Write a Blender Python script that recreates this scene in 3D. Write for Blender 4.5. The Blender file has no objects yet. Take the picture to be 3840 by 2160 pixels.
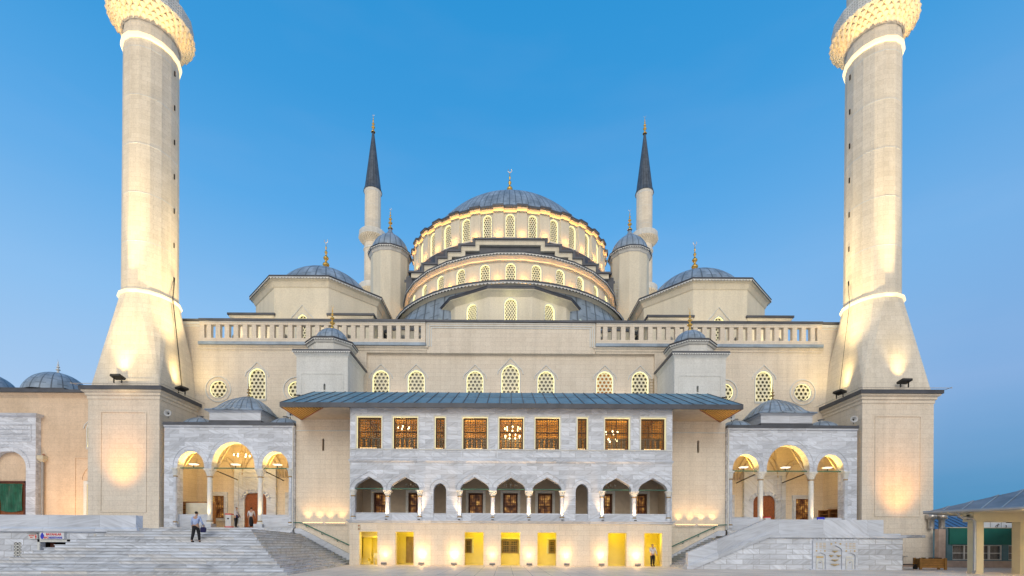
import bpy, math, random
from math import sin, cos, pi, radians as R_
from mathutils import Matrix, Vector
random.seed(7)
C = bpy.context.scene.collection
scene = bpy.context.scene

# ------------------------------------------------------------------ materials
def lin(r, g, b):
    f = lambda c: (c/255/12.92) if c/255 <= .04045 else ((c/255+.055)/1.055)**2.4
    return (f(r), f(g), f(b), 1)
class NT:
    def __init__(s, m):
        m.use_nodes = True; s.t = m.node_tree; s.t.nodes.clear(); s.m = m
    def n(s, typ, ins=None, **kw):
        nd = s.t.nodes.new(typ)
        for k, v in kw.items(): setattr(nd, k, v)
        for k, v in (ins or {}).items():
            if hasattr(v, 'node'): s.t.links.new(v, nd.inputs[k])
            else: nd.inputs[k].default_value = v
        return nd
    def math(s, op, a, b=None, c=None):
        ins = {0: a}
        if b is not None: ins[1] = b
        if c is not None: ins[2] = c
        return s.n('ShaderNodeMath', ins, operation=op).outputs[0]
    def mix(s, f, a, b, bt='MIX'):
        nd = s.n('ShaderNodeMix', data_type='RGBA', blend_type=bt)
        for k, v in ((0, f), (6, a), (7, b)):
            if hasattr(v, 'node'): s.t.links.new(v, nd.inputs[k])
            else: nd.inputs[k].default_value = v
        return nd.outputs[2]
    def ramp(s, f, stops, interp='LINEAR'):
        nd = s.n('ShaderNodeValToRGB', {0: f}); cr = nd.color_ramp; cr.interpolation = interp
        while len(cr.elements) < len(stops): cr.elements.new(.5)
        for e, (p, c) in zip(cr.elements, stops):
            e.position = p; e.color = c if hasattr(c, '__len__') else (c, c, c, 1)
        return nd.outputs[0]
    def wallvec(s):
        g = s.n('ShaderNodeNewGeometry'); p = s.n('ShaderNodeSeparateXYZ', {0: g.outputs['Position']})
        n = s.n('ShaderNodeSeparateXYZ', {0: g.outputs['True Normal']})
        f = s.math('GREATER_THAN', s.math('ABSOLUTE', n.outputs[0]), .75)
        u = s.n('ShaderNodeMix', {0: f, 2: p.outputs[0], 3: p.outputs[1]}, data_type='FLOAT').outputs[0]
        up = s.math('GREATER_THAN', s.math('ABSOLUTE', n.outputs[2]), .8)
        v = s.n('ShaderNodeMix', {0: up, 2: p.outputs[2], 3: p.outputs[1]}, data_type='FLOAT').outputs[0]
        return s.n('ShaderNodeCombineXYZ', {0: u, 1: v, 2: 0}).outputs[0], g.outputs['Position']
    def out(s, base, rough=.7, spec=.3, metal=0, bump=None, bs=.3, bd=.02, **kw):
        ins = {'Base Color': base, 'Roughness': rough, 'Metallic': metal, 'Specular IOR Level': spec}
        ins.update(kw)
        if bump is not None:
            ins['Normal'] = s.n('ShaderNodeBump', {'Height': bump, 'Strength': bs, 'Distance': bd}).outputs[0]
        b = s.n('ShaderNodeBsdfPrincipled', ins)
        s.n('ShaderNodeOutputMaterial', {0: b.outputs[0]}); return s.m
M = {}
def brickmat(name, c1, c2, cm, w, h, ms, nscale=.35, amt=.35, rough=.8, bs=.3, offs=.5):
    s = NT(bpy.data.materials.new(name)); v, p = s.wallvec()
    br = s.n('ShaderNodeTexBrick', {'Vector': v, 'Color1': c1, 'Color2': c2, 'Mortar': cm, 'Scale': 1,
        'Mortar Size': ms, 'Mortar Smooth': .4, 'Brick Width': w, 'Row Height': h, 'Bias': -.15}, offset=offs)
    nz = s.n('ShaderNodeTexNoise', {'Vector': p, 'Scale': nscale, 'Detail': 6, 'Roughness': .65})
    dirt = s.ramp(nz.outputs[0], [(.3, (1-amt, 1-amt*1.05, 1-amt*1.2, 1)), (.62, 1.0)])
    fine = s.n('ShaderNodeTexNoise', {'Vector': p, 'Scale': 9, 'Detail': 4})
    fr = s.ramp(fine.outputs[0], [(.25, .84), (.7, 1.0)])
    # rain streaks: noise stretched down the wall
    mp = s.n('ShaderNodeMapping', {0: p, 3: (1.6, 1.6, .12)})
    stn = s.n('ShaderNodeTexNoise', {'Vector': mp.outputs[0], 'Scale': 1, 'Detail': 5})
    st = s.ramp(stn.outputs[0], [(.3, .91), (.56, 1.0)])
    c = s.mix(1, s.mix(1, s.mix(1, br.outputs[0], dirt, 'MULTIPLY'), fr, 'MULTIPLY'), st, 'MULTIPLY')
    hgt = s.math('SUBTRACT', s.math('MULTIPLY', fine.outputs[0], .3), br.outputs['Fac'])
    M[name] = s.out(c, rough, .2, bump=hgt, bs=bs, bd=.015)
brickmat('stone', (.87,.79,.665,1), (.83,.745,.62,1), (.66,.58,.47,1), .95, .40, .010, amt=.07)
brickmat('stone_shaft', (.87,.81,.69,1), (.79,.73,.61,1), (.66,.60,.49,1), .8, .42, .010, amt=.09)
brickmat('stone_wing', (.84,.665,.49,1), (.80,.63,.46,1), (.72,.55,.40,1), .95, .40, .010, amt=.15)
brickmat('plaster', (.87,.82,.67,1), (.86,.81,.66,1), (.79,.74,.60,1), 2.2, 1.4, .008, amt=.06, bs=.1)
brickmat('stone_white', (.80,.82,.80,1), (.77,.79,.77,1), (.68,.69,.67,1), .9, .38, .008, amt=.10, bs=.15)

def marble(name, w, h, ms, dark=.36, light=.70, tint=(.90,.97,1.08), warm=0.0, sc=(.8,.8,7)):
    s = NT(bpy.data.materials.new(name)); v, p = s.wallvec()
    br = s.n('ShaderNodeTexBrick', {'Vector': v, 'Color1': (0,0,0,1), 'Color2': (1,1,1,1), 'Mortar': (.5,.5,.5,1), 'Scale': 1,
        'Mortar Size': ms, 'Mortar Smooth': .3, 'Brick Width': w, 'Row Height': h}, offset=.37, offset_frequency=2)
    # every slab takes its own stretch of veining, at its own tilt
    rot = s.math('MULTIPLY', s.math('SUBTRACT', br.outputs[0], .5), 1.5)
    vr = s.n('ShaderNodeVectorRotate', {'Vector': v, 'Angle': rot}, rotation_type='Z_AXIS')
    off = s.n('ShaderNodeCombineXYZ', {0: s.math('MULTIPLY', br.outputs[0], 31), 1: s.math('MULTIPLY', br.outputs[0], 57), 2: 0})
    pv = s.n('ShaderNodeVectorMath', {0: vr.outputs[0], 1: off.outputs[0]}, operation='ADD')
    mp = s.n('ShaderNodeMapping', {0: pv.outputs[0], 3: (.55, 5.5, 1)})
    nz = s.n('ShaderNodeTexNoise', {'Vector': mp.outputs[0], 'Scale': 1, 'Detail': 5, 'Roughness': .6, 'Distortion': .8})
    col = s.ramp(nz.outputs[0], [(.28, tuple(dark*t for t in tint)+(1,)), (.47, tuple((dark*.35+light*.65)*t for t in tint)+(1,)), (.62, tuple(light*t for t in tint)+(1,))])
    slab = s.ramp(br.outputs[0], [(0, .76), (.5, .95), (1, 1.06)])
    col = s.mix(1, col, slab, 'MULTIPLY')
    if warm: col = s.mix(s.math('MULTIPLY', s.math('GREATER_THAN', br.outputs[0], .72), warm), col, (.62,.55,.44,1))
    big = s.n('ShaderNodeTexNoise', {'Vector': p, 'Scale': .5, 'Detail': 4})
    col = s.mix(1, col, s.ramp(big.outputs[0], [(.3, .86), (.65, 1.02)]), 'MULTIPLY')
    col = s.mix(s.math('MULTIPLY', br.outputs['Fac'], .6), col, (.22,.22,.23,1))
    M[name] = s.out(col, .42, .4, bump=s.math('MULTIPLY', br.outputs['Fac'], -1), bs=.3, bd=.01)
marble('marble', 1.25, .34, .008, .56, .86)
marble('marble_wall', 1.15, .36, .020, .52, .86)
marble('marble_step', 2.3, .165, .006, .38, .88, (.90,.97,1.07), warm=.34)
marble('marble_smooth', 3.1, 2.0, .006, .56, .80)

def simple(name, col, rough=.6, metal=0, noise=.15, ns=3, spec=.4, **kw):
    s = NT(bpy.data.materials.new(name)); g = s.n('ShaderNodeNewGeometry')
    nz = s.n('ShaderNodeTexNoise', {'Vector': g.outputs['Position'], 'Scale': ns, 'Detail': 5})
    f = s.ramp(nz.outputs[0], [(.3, 1-noise), (.7, 1.0)])
    c = s.mix(1, tuple(col)+(1,), f, 'MULTIPLY'); M[name] = s.out(c, rough, spec, metal, **kw)
simple('gold', (.78,.50,.14), .32, .9, .25)
simple('bronze', (.42,.30,.14), .45, .7, .3)
simple('metal_dark', (.035,.035,.035), .5, .3)
simple('metal_grey', (.36,.37,.38), .45, .5)
simple('metal_steel', (.55,.53,.50), .3, .8, .3, 6)
simple('green_iron', (.06,.20,.15), .5, .1)
simple('red_wood', (.13,.035,.018), .5, 0, .35, 6)
simple('door_wood', (.33,.10,.028), .45, 0, .4, 9)
simple('rack_wood', (.40,.20,.07), .55, 0, .3, 5)
simple('planter_wood', (.50,.26,.07), .55, 0, .3, 5)
simple('green_cloth', (.012,.15,.085), .42, 0, .45, 2.5)
simple('green_panel', (.010,.15,.115), .7, 0, .25, .9)
simple('teal_paint', (.10,.20,.24), .7)
simple('white_paint', (.72,.70,.64), .6)
simple('cream_paint', (.66,.60,.45), .7, 0, .12, 1.5)
simple('shed_paint', (.60,.54,.37), .7, 0, .12, 1.5)
simple('pink_kerb', (.52,.40,.33), .8, 0, .3, 2)
simple('horn_grey', (.50,.52,.53), .5, .1)
simple('board_white', (.72,.68,.55), .6)
simple('dark_void', (.02,.015,.012), .9)
simple('soffit', (.55,.47,.37), .8)
simple('sign_white', (.75,.77,.80), .4)
simple('sign_red', (.75,.03,.03), .5)
simple('sign_blue', (.03,.05,.60), .5)
simple('skin', (.50,.30,.21), .6)
simple('hair', (.02,.014,.010), .7)
simple('shirt_blue', (.42,.52,.78), .8, 0, .2, 8)
simple('shirt_white', (.66,.64,.66), .8, 0, .2, 8)
simple('trousers_black', (.014,.014,.018), .8)
simple('bag_navy', (.012,.014,.08), .7)
simple('yellow_wall', (.82,.72,.34), .75, 0, .12, 1.2)
simple('ceiling_wood', (.46,.27,.09), .6, 0, .4, 1.5)
simple('curtain', (.40,.37,.34), .9, 0, .3, 8)
simple('blue_roof', (.085,.18,.33), .4, .3, .15)
simple('terracotta', (.40,.16,.10), .8)
simple('city_wall', (.52,.47,.43), .9, 0, .3, .4)
simple('nosing_shade', (.10,.10,.11), .8)
simple('grid_green', (.10,.085,.04), .5)
simple('gilt_line', (.62,.47,.24), .6)

def lead(name, mode, base=(.29,.37,.46), su=1.0, sv=1.0, lw=.07):
    s = NT(bpy.data.materials.new(name)); g = s.n('ShaderNodeNewGeometry')
    nz = s.n('ShaderNodeTexNoise', {'Vector': g.outputs['Position'], 'Scale': .9, 'Detail': 7, 'Roughness': .65})
    c = s.ramp(nz.outputs[0], [(.25, tuple(b*.62 for b in base)+(1,)), (.5, base+(1,)), (.78, tuple(b*1.35 for b in base)+(1,))])
    if mode == 'uv':
        uv = s.n('ShaderNodeUVMap'); sp = s.n('ShaderNodeSeparateXYZ', {0: uv.outputs[0]})
        u = s.math('FRACT', sp.outputs[0]); fl = s.math('FLOOR', sp.outputs[0])
        v = s.math('FRACT', s.math('ADD', sp.outputs[1], s.math('MULTIPLY', s.math('MODULO', fl, 2), .5)))
        lu = s.math('LESS_THAN', s.math('ABSOLUTE', s.math('SUBTRACT', u, .5)), lw)
        lv = s.math('LESS_THAN', s.math('ABSOLUTE', s.math('SUBTRACT', v, .5)), lw*.5)
        line = s.math('MAXIMUM', lu, s.math('MULTIPLY', lv, .7))
        cell = s.n('ShaderNodeTexWhiteNoise', {0: s.n('ShaderNodeCombineXYZ', {0: fl, 1: s.math('FLOOR', sp.outputs[1]), 2: 0}).outputs[0]}, noise_dimensions='3D')
        c = s.mix(1, c, s.ramp(cell.outputs[0], [(0, .82), (1, 1.15)]), 'MULTIPLY')
        c = s.mix(s.math('MULTIPLY', line, .78), c, tuple(b*.3 for b in base)+(1,))
        M[name] = s.out(c, .5, .5, .15, bump=line, bs=.6, bd=.05)
    else:
        M[name] = s.out(c, .5, .5, .15, bump=nz.outputs[0], bs=.25, bd=.03)
lead('lead', 'p'); lead('lead_dome', 'uv'); lead('lead_spire', 'uv', (.08,.105,.14)); lead('lead_dark', 'p', (.075,.085,.105))
lead('lead_eave', 'p', (.11,.26,.38)); lead('shed_roof', 'p', (.17,.20,.245))

def emis(name, col, st, base=(.5,.45,.3,1)):
    s = NT(bpy.data.materials.new(name))
    M[name] = s.out(base, .5, .3, **{'Emission Color': tuple(col)+(1,), 'Emission Strength': st})
emis('led_yellow', (1,.92,.45), 1.25); emis('led_warm', (1,.62,.26), 6); emis('bulb', (1,.80,.45), 9)
emis('lamp_white', (1,.93,.8), 1.1); emis('ring_glow', (1,.78,.46), 1.15); emis('lit_window', (1,.38,.06), .30, (.1,.06,.02,1))
emis('led_orange', (1,.40,.05), 15); emis('led_sill', (1,.90,.42), 24); emis('bulb_small', (1,.62,.25), 2.6); emis('lamp_red', (1,.1,.03), 4); emis('led_frame', (1,.90,.50), .62)

def glassmat(name, tint, tr):
    s = NT(bpy.data.materials.new(name))
    t = s.n('ShaderNodeBsdfTransparent', {0: (1,1,1,1)}); g = s.n('ShaderNodeBsdfPrincipled', {'Base Color': tint, 'Roughness': .08})
    mx = s.n('ShaderNodeMixShader', {0: 1-tr, 1: t.outputs[0], 2: g.outputs[0]})
    s.n('ShaderNodeOutputMaterial', {0: mx.outputs[0]}); M[name] = s.m
glassmat('pane', (.03,.03,.025,1), .85)
simple('glass_dark', (.10,.09,.06), .2, 0, .3, 4, .5)
simple('grille', (.86,.82,.62), .7, 0, .08)
# window behind lattice in galleries: dark red panes, some of them showing lit interior
def litpane():
    s = NT(bpy.data.materials.new('lit_pane')); g = s.n('ShaderNodeNewGeometry')
    nz = s.n('ShaderNodeTexNoise', {'Vector': g.outputs['Position'], 'Scale': 2.2, 'Detail': 3})
    e = s.ramp(nz.outputs[0], [(.38, (.045,.012,.004,1)), (.55, (.30,.12,.03,1)), (.68, (.95,.52,.13,1))])
    M['lit_pane'] = s.out((.03,.02,.015,1), .15, .5, **{'Emission Color': e, 'Emission Strength': .75})
litpane()
def paving():
    s = NT(bpy.data.materials.new('paving')); g = s.n('ShaderNodeNewGeometry')
    br = s.n('ShaderNodeTexBrick', {'Vector': g.outputs['Position'], 'Color1': (.90,.77,.64,1), 'Color2': (.82,.69,.57,1), 'Mortar': (.26,.245,.235,1), 'Scale': 1,
       'Mortar Size': .012, 'Brick Width': 1.0, 'Row Height': 1.0, 'Bias': 0}, offset=0)
    nz = s.n('ShaderNodeTexNoise', {'Vector': g.outputs['Position'], 'Scale': .35, 'Detail': 6})
    c = s.mix(1, br.outputs[0], s.ramp(nz.outputs[0], [(.3, .78), (.65, 1.05)]), 'MULTIPLY')
    M['paving'] = s.out(c, .5, .4, bump=s.math('MULTIPLY', br.outputs['Fac'], -1), bs=.4, bd=.01)
paving()
def slats():
    s = NT(bpy.data.materials.new('slats')); g = s.n('ShaderNodeNewGeometry')
    M['slats'] = s.out((.62,.36,.09,1), .6, .3)
slats()

# ------------------------------------------------------------------ mesh building
class MB:
    def __init__(s): s.v = []; s.f = []; s.uv = {}; s.sm = set()
    def add(s, vs, fs, mat=None, smooth=False, uvs=None):
        o = len(s.v); s.v += [tuple(mat @ Vector(p)) if mat else tuple(p) for p in vs]
        for i, f in enumerate(fs):
            if smooth: s.sm.add(len(s.f))
            if uvs: s.uv[len(s.f)] = uvs[i]
            s.f.append(tuple(o+k for k in f))
        return s
    def box(s, x0, x1, y0, y1, z0, z1, mat=None):
        v = [(x,y,z) for z in (z0,z1) for y in (y0,y1) for x in (x0,x1)]
        return s.add(v, [(0,2,3,1),(4,5,7,6),(0,1,5,4),(2,6,7,3),(0,4,6,2),(1,3,7,5)], mat)
    def prism(s, poly, z0, z1, mat=None):       # poly: ccw (x,y)
        n = len(poly); v = [(x,y,z0) for x,y in poly]+[(x,y,z1) for x,y in poly]
        return s.add(v, [tuple(range(n))[::-1], tuple(range(n,2*n))]+[(i,(i+1)%n,n+(i+1)%n,n+i) for i in range(n)], mat)
    def prismy(s, poly, y0, y1, mat=None):      # poly in (x,z) seen from -y, ccw
        n = len(poly); v = [(x,y0,z) for x,z in poly]+[(x,y1,z) for x,z in poly]
        return s.add(v, [tuple(range(n)), tuple(range(n,2*n))[::-1]]+[(i,n+i,n+(i+1)%n,(i+1)%n) for i in range(n)], mat)
    def loft(s, rings, capb=False, capt=False, smooth=False, mat=None, nu=None, vs=None):
        n = len(rings[0]); v = [p for r in rings for p in r]; f = []; uvs = [] if nu else None
        for j in range(len(rings)-1):
            for i in range(n):
                k = (i+1) % n; f.append((j*n+i, j*n+k, (j+1)*n+k, (j+1)*n+i))
                if nu: uvs.append(((i/n*nu, vs[j]), ((i+1)/n*nu, vs[j]), ((i+1)/n*nu, vs[j+1]), (i/n*nu, vs[j+1])))
        s.add(v, f, mat, smooth, uvs)
        if capb: s.add(rings[0], [tuple(range(n))[::-1]], mat)
        if capt: s.add(rings[-1], [tuple(range(n))], mat)
        return s
    def lathe(s, prof, n=16, cx=0, cy=0, ph=.5, ex=1, ey=1, smooth=False, nu=None, dv=1.0, capb=False, capt=False, a0=0):
        rings = []; vs = [0]
        for (r, z) in prof:
            rings.append([(cx+ex*r*sin((i+ph)*2*pi/n+a0), cy-ey*r*cos((i+ph)*2*pi/n+a0), z) for i in range(n)])
        for a, b in zip(prof, prof[1:]): vs.append(vs[-1]+math.hypot(a[0]-b[0], a[1]-b[1])/dv)
        return s.loft(rings, capb, capt, smooth, None, nu, vs)
    def rect(s, x0, x1, y0, y1, prof, capb=False, capt=True):   # prof: (offset outwards, z)
        return s.loft([[(x0-o,y0-o,z),(x1+o,y0-o,z),(x1+o,y1+o,z),(x0-o,y1+o,z)] for o,z in prof], capb, capt)
    def tube(s, pts, r, n=6, caps=True, r1=None):
        pts = [Vector(p) for p in pts]; rings = []
        for i, p in enumerate(pts):
            d = (pts[min(i+1,len(pts)-1)]-pts[max(i-1,0)]).normalized()
            a = d.orthogonal().normalized() if i == 0 else (a-d*a.dot(d)).normalized()
            b = d.cross(a); rr = r if r1 is None else r+(r1-r)*i/(len(pts)-1)
            rings.append([tuple(p+(a*cos(t)+b*sin(t))*rr) for t in [k*2*pi/n for k in range(n)]])
        return s.loft(rings, caps, caps, n > 5)
    def plate(s, outline, holes, y0, t, mat=None):   # wall in XZ with front at y0, real openings
        cu = bpy.data.curves.new('c', 'CURVE'); cu.dimensions = '2D'; cu.fill_mode = 'BOTH'; cu.extrude = t/2
        for poly in [outline]+list(holes):
            sp = cu.splines.new('POLY'); sp.points.add(len(poly)-1); sp.use_cyclic_u = True
            for p, (x, z) in zip(sp.points, poly): p.co = (x, z, 0, 1)
        o = bpy.data.objects.new('c', cu); me = bpy.data.meshes.new_from_object(o)
        s.add([(v.co.x, y0+t/2-v.co.z, v.co.y) for v in me.vertices], [tuple(p.vertices) for p in me.polygons], mat)
        bpy.data.objects.remove(o); bpy.data.curves.remove(cu); bpy.data.meshes.remove(me); return s
    def obj(s, name, mat, parent=None, loc=None, label=None, cat=None, group=None, kind=None, col=True):
        me = bpy.data.meshes.new(name); me.from_pydata(s.v, [], s.f); me.materials.append(M[mat] if isinstance(mat, str) else mat)
        if s.uv:
            ul = me.uv_layers.new(name='UVMap')
            for i, p in enumerate(me.polygons):
                if i in s.uv:
                    for k, li in enumerate(p.loop_indices): ul.data[li].uv = s.uv[i][k]
        for i in s.sm: me.polygons[i].use_smooth = True
        me.validate(); me.update()
        o = bpy.data.objects.new(name, me); C.objects.link(o)
        if parent: o.parent = parent
        if loc: o.location = loc
        tag(o, label, cat, group, kind); return o
def tag(o, label=None, cat=None, group=None, kind=None):
    for k, v in (('label', label), ('category', cat), ('group', group), ('kind', kind)):
        if v: o[k] = v
    return o
def thing(name, label, cat, loc=(0,0,0), rz=0, group=None):
    o = bpy.data.objects.new(name, None); C.objects.link(o); o.location = loc; o.rotation_euler = (0,0,rz)
    o.empty_display_size = .3
    return tag(o, label, cat, group)
def copy_tree(o, parent=None, loc=None, rz=None, label=None):
    c = o.copy(); C.objects.link(c)
    if parent is not None: c.parent = parent
    if loc is not None: c.location = loc
    if rz is not None: c.rotation_euler = (0,0,rz)
    if label: c['label'] = label
    for ch in list(o.children): copy_tree(ch, c)
    return c
def light(kind, loc, energy, col, target=None, size=.1, spot=60, blend=.6, sx=None, sy=None, parent=None):
    l = bpy.data.lights.new('lamp_light', kind); l.energy = energy; l.color = col
    if kind == 'AREA':
        l.shape = 'RECTANGLE'; l.size = sx or size; l.size_y = sy or size
    elif kind != 'SUN': l.shadow_soft_size = size
    if kind == 'SPOT': l.spot_size = R_(spot); l.spot_blend = blend
    o = bpy.data.objects.new('lamp_light', l); C.objects.link(o); o.location = loc
    if target is not None:
        d = Vector(target)-Vector(loc); o.rotation_euler = d.to_track_quat('-Z', 'Y').to_euler()
    if parent: o.parent = parent
    return o

def arch(cx, z0, hw, zs, za, kind='pointed', n=10):
    """ccw outline from bottom left"""
    h = za-zs; r = []
    if kind == 'round' or abs(h-hw) < .02:
        r = [(cx+hw*cos(t), zs+h*sin(t)) for t in [pi*i/(2*n) for i in range(2*n+1)]]
    elif kind == 'pointed':
        Rr = (hw*hw+h*h)/(2*hw); am = math.asin(min(1, h/Rr)) if h <= Rr else pi/2
        ri = [(cx+hw-Rr+Rr*cos(am*i/n), zs+Rr*sin(am*i/n)) for i in range(n+1)]
        r = ri+[(2*cx-x, z) for x, z in ri[-2::-1]]
    else:                                       # keel arch: tight shoulders, straight rise to the tip
        q = .62*hw; ri = [(cx+hw-q+q*cos(t), zs+q*sin(t)*min(1, h/hw*1.05)) for t in [R_(58)*i/n for i in range(n+1)]]+[(cx, za)]
        r = ri+[(2*cx-x, z) for x, z in ri[-2::-1]]
    return [(cx-hw, z0), (cx+hw, z0)]+r
def hole_group(spans, zb, zs, za, kind):
    p = [(spans[0][0], zb), (spans[-1][1], zb)]
    for a, b in reversed(spans):
        p += arch((a+b)/2, zs, (b-a)/2, zs, za if not isinstance(za, dict) else za[(a,b)], kind)[2:]
    return p
def circle(cx, cz, r, n=20): return [(cx+r*cos(2*pi*i/n), cz+r*sin(2*pi*i/n)) for i in range(n)]
def rectp(x0, x1, z0, z1): return [(x0,z0),(x1,z0),(x1,z1),(x0,z1)]
def inside(p, poly):
    x, y = p; r = False; n = len(poly)
    for i in range(n):
        x1, y1 = poly[i]; x2, y2 = poly[(i+1) % n]
        if (y1 > y) != (y2 > y) and x < (x2-x1)*(y-y1)/(y2-y1)+x1: r = not r
    return r
def grille_mb(outline, pitch, y, t, kind='hex'):
    m = MB(); xs = [p[0] for p in outline]; zs = [p[1] for p in outline]; row = 0
    if kind == 'hex':
        R = pitch/math.sqrt(3); dz = 1.5*R; K = 12
        cell = []
        for i in range(K):
            a = pi/2+i*2*pi/K; rr = R if i % 2 == 0 else R*cos(pi/6); cell.append((rr*cos(a), rr*sin(a)))
        hole = [(pitch*.335*cos(pi/2+i*2*pi/K), pitch*.335*sin(pi/2+i*2*pi/K)) for i in range(K)]; dx = pitch
    else:
        dx = pitch; H = pitch*1.5; dz = H/2
        cell = [(0,H/2),(-dx/2,0),(0,-H/2),(dx/2,0)]; hole = [(a*.60,b*.60) for a,b in cell]; K = 4
    cx = (min(xs)+max(xs))/2; z = min(zs); nx = int((max(xs)-min(xs))/dx/2)+2
    while z < max(zs)+dz:
        for i in range(-nx, nx+1):
            x = cx+(i+(row % 2)*.5)*dx
            if not inside((x, z), outline) and not inside((x*.8+cx*.2, z-pitch*.35), outline): continue
            v = [(x+a, y, z+b) for a,b in cell]+[(x+a, y, z+b) for a,b in hole]+[(x+a, y+t, z+b) for a,b in hole]
            f = []
            for k in range(K):
                q = (k+1) % K; f += [(k, q, K+q, K+k), (K+k, K+q, 2*K+q, 2*K+k)]
            m.add(v, f)
        z += dz; row += 1
    return m
def offset_poly(poly, d):
    cx = sum(p[0] for p in poly)/len(poly); n = len(poly); out = []
    for i in range(n):
        a = Vector(poly[i-1]); b = Vector(poly[i]); c = Vector(poly[(i+1) % n])
        e1 = (b-a); e2 = (c-b)
        if e1.length < 1e-6: e1 = e2
        if e2.length < 1e-6: e2 = e1
        n1 = Vector((e1.y, -e1.x)).normalized(); n2 = Vector((e2.y, -e2.x)).normalized(); nn = (n1+n2)
        nn = nn.normalized() if nn.length > 1e-6 else n1
        out.append(tuple(b+nn*(d/max(.45, nn.dot(n1)))))
    return out
WIN = {}
def lattice_window(parent, key, outline, loc, rz=0, pitch=.36, kind='hex', surround=.10, outer=None, strip=.09, glow='led_yellow'):
    """a part: stone surround > grille, glass, light_strip"""
    if key in WIN:
        return copy_tree(WIN[key], parent, loc, rz)
    m = MB(); m.plate(offset_poly(outline, surround), [offset_poly(outline, .004)], -.05, .049)
    if outer:
        m.tube([(x, -.03, z) for x, z in outer], .06, 4)
    w = m.obj('window', 'stone_white', parent, loc); w.rotation_euler = (0,0,rz)
    grille_mb(outline, pitch, .21, .06, kind).obj('grille', 'grille', w)
    MB().plate(offset_poly(outline, .02), [], .31, .03).obj('glass', 'glass_dark', w)
    MB().plate(offset_poly(outline, .015), [offset_poly(outline, -strip*.55)], .03, .12).obj('light_strip', glow, w)
    xs = [p[0] for p in outline]; z0 = min(p[1] for p in outline); hw = (max(xs)-min(xs))/2
    if z0 > -.1:
        MB().box(-hw-surround, hw+surround, -.09, .0, z0-.02, z0+.10).obj('sill', 'stone_white', w)
        MB().box(-hw*.85, hw*.85, .04, .09, z0+.015, z0+.05).obj('sill_lamp', 'led_sill', w)
    WIN[key] = w; return w
FIN = {}
def finial(parent, loc, h, w=1.0, mat='gold'):
    key = (round(h, 2), w, mat)
    if key in FIN: return copy_tree(FIN[key], parent, loc)
    pr = [(.085,0),(.10,.015),(.05,.10),(.028,.17),(.030,.20),(.075,.245),(.082,.27),(.070,.30),(.028,.34),(.024,.38),(.055,.42),(.066,.445),(.055,.475),(.022,.51),(.018,.56),(.036,.595),(.036,.615),(.015,.65),(.012,.70),(.024,.73),(.010,.765),(.006,.86)]
    m = MB().lathe([(r*h*w, z*h) for r, z in pr], 12, smooth=True, capt=True)
    m.tube([(h*.05*sin(t), 0, h*.91-h*.045*cos(t)) for t in [R_(a) for a in range(-140, 141, 20)]], h*.0045, 5)
    o = m.obj('finial', mat, parent, loc); FIN[key] = o; return o
def cap(cx, cy, z, b, h, n=4, ph=0):      # spherical cap profile
    Rs = (b*b+h*h)/(2*h); zc = z+h-Rs; a0 = math.asin(min(1, b/Rs))
    if h > b: a0 = pi-a0
    k = 12; return [(max(Rs*sin(a0*(1-i/k)), .02), zc+Rs*cos(a0*(1-i/k))) for i in range(k+1)]
# ------------------------------------------------------------------ the mosque
MQ = thing('mosque', 'large cream stone mosque with grey lead domes, marble arcades and lit lattice windows', 'mosque')
def poly_wall(m, pts, z0, z1, holes=None, t=.5):
    n = len(pts); tr = {}
    for i in range(n):
        a = Vector((*pts[i], 0)); b = Vector((*pts[(i+1) % n], 0)); L = (b-a).length; rz = math.atan2(b.y-a.y, b.x-a.x)
        mid = (a+b)/2; tr[i] = (mid, rz, L)
        if holes and i in holes:
            m.plate(rectp(-L/2, L/2, z0, z1), holes[i], 0, t, Matrix.Translation(mid) @ Matrix.Rotation(rz, 4, 'Z'))
        else: m.add([(a.x,a.y,z0),(b.x,b.y,z0),(b.x,b.y,z1),(a.x,a.y,z1)], [(0,1,2,3)])
    return tr
def ngon(cx, cy, R, n, ey=1): return [(cx+R*sin((i+.5)*2*pi/n), cy-ey*R*cos((i+.5)*2*pi/n)) for i in range(-1, n-1)]   # face 0 looks to -y
def ringpts(pts, cx, cy, off, z):
    out = []
    for x, y in pts:
        d = math.hypot(x-cx, y-cy); f = (d+off)/d; out.append((cx+(x-cx)*f, cy+(y-cy)*f, z))
    return out
def poly_cornice(pts, cx, cy, zt, parent=None, cream=.55, proj=.42, leadh=.24, topr=None, topz=None, mat='stone_white'):
    """flared stone moulding with a dark lead lip; teeth under the lip"""
    m = MB().loft([ringpts(pts, cx, cy, o, z) for o, z in ((.02, zt-leadh-cream), (.10, zt-leadh-cream+.08), (proj*.55, zt-leadh-.22), (proj-.04, zt-leadh-.1), (proj-.04, zt-leadh))], True, True)
    m.obj('cornice', mat, parent or MQ)
    r = [ringpts(pts, cx, cy, proj-.1, zt-leadh), ringpts(pts, cx, cy, proj+.06, zt-leadh), ringpts(pts, cx, cy, proj+.06, zt-leadh*.3), ringpts(pts, cx, cy, proj+.10, zt-leadh*.3), ringpts(pts, cx, cy, proj+.10, zt)]
    if topr is not None: r.append(ringpts(pts, cx, cy, topr, topz))
    lm = MB().loft(r, False, True); lm.obj('lead_edging', 'lead_dark', parent or MQ)
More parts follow.
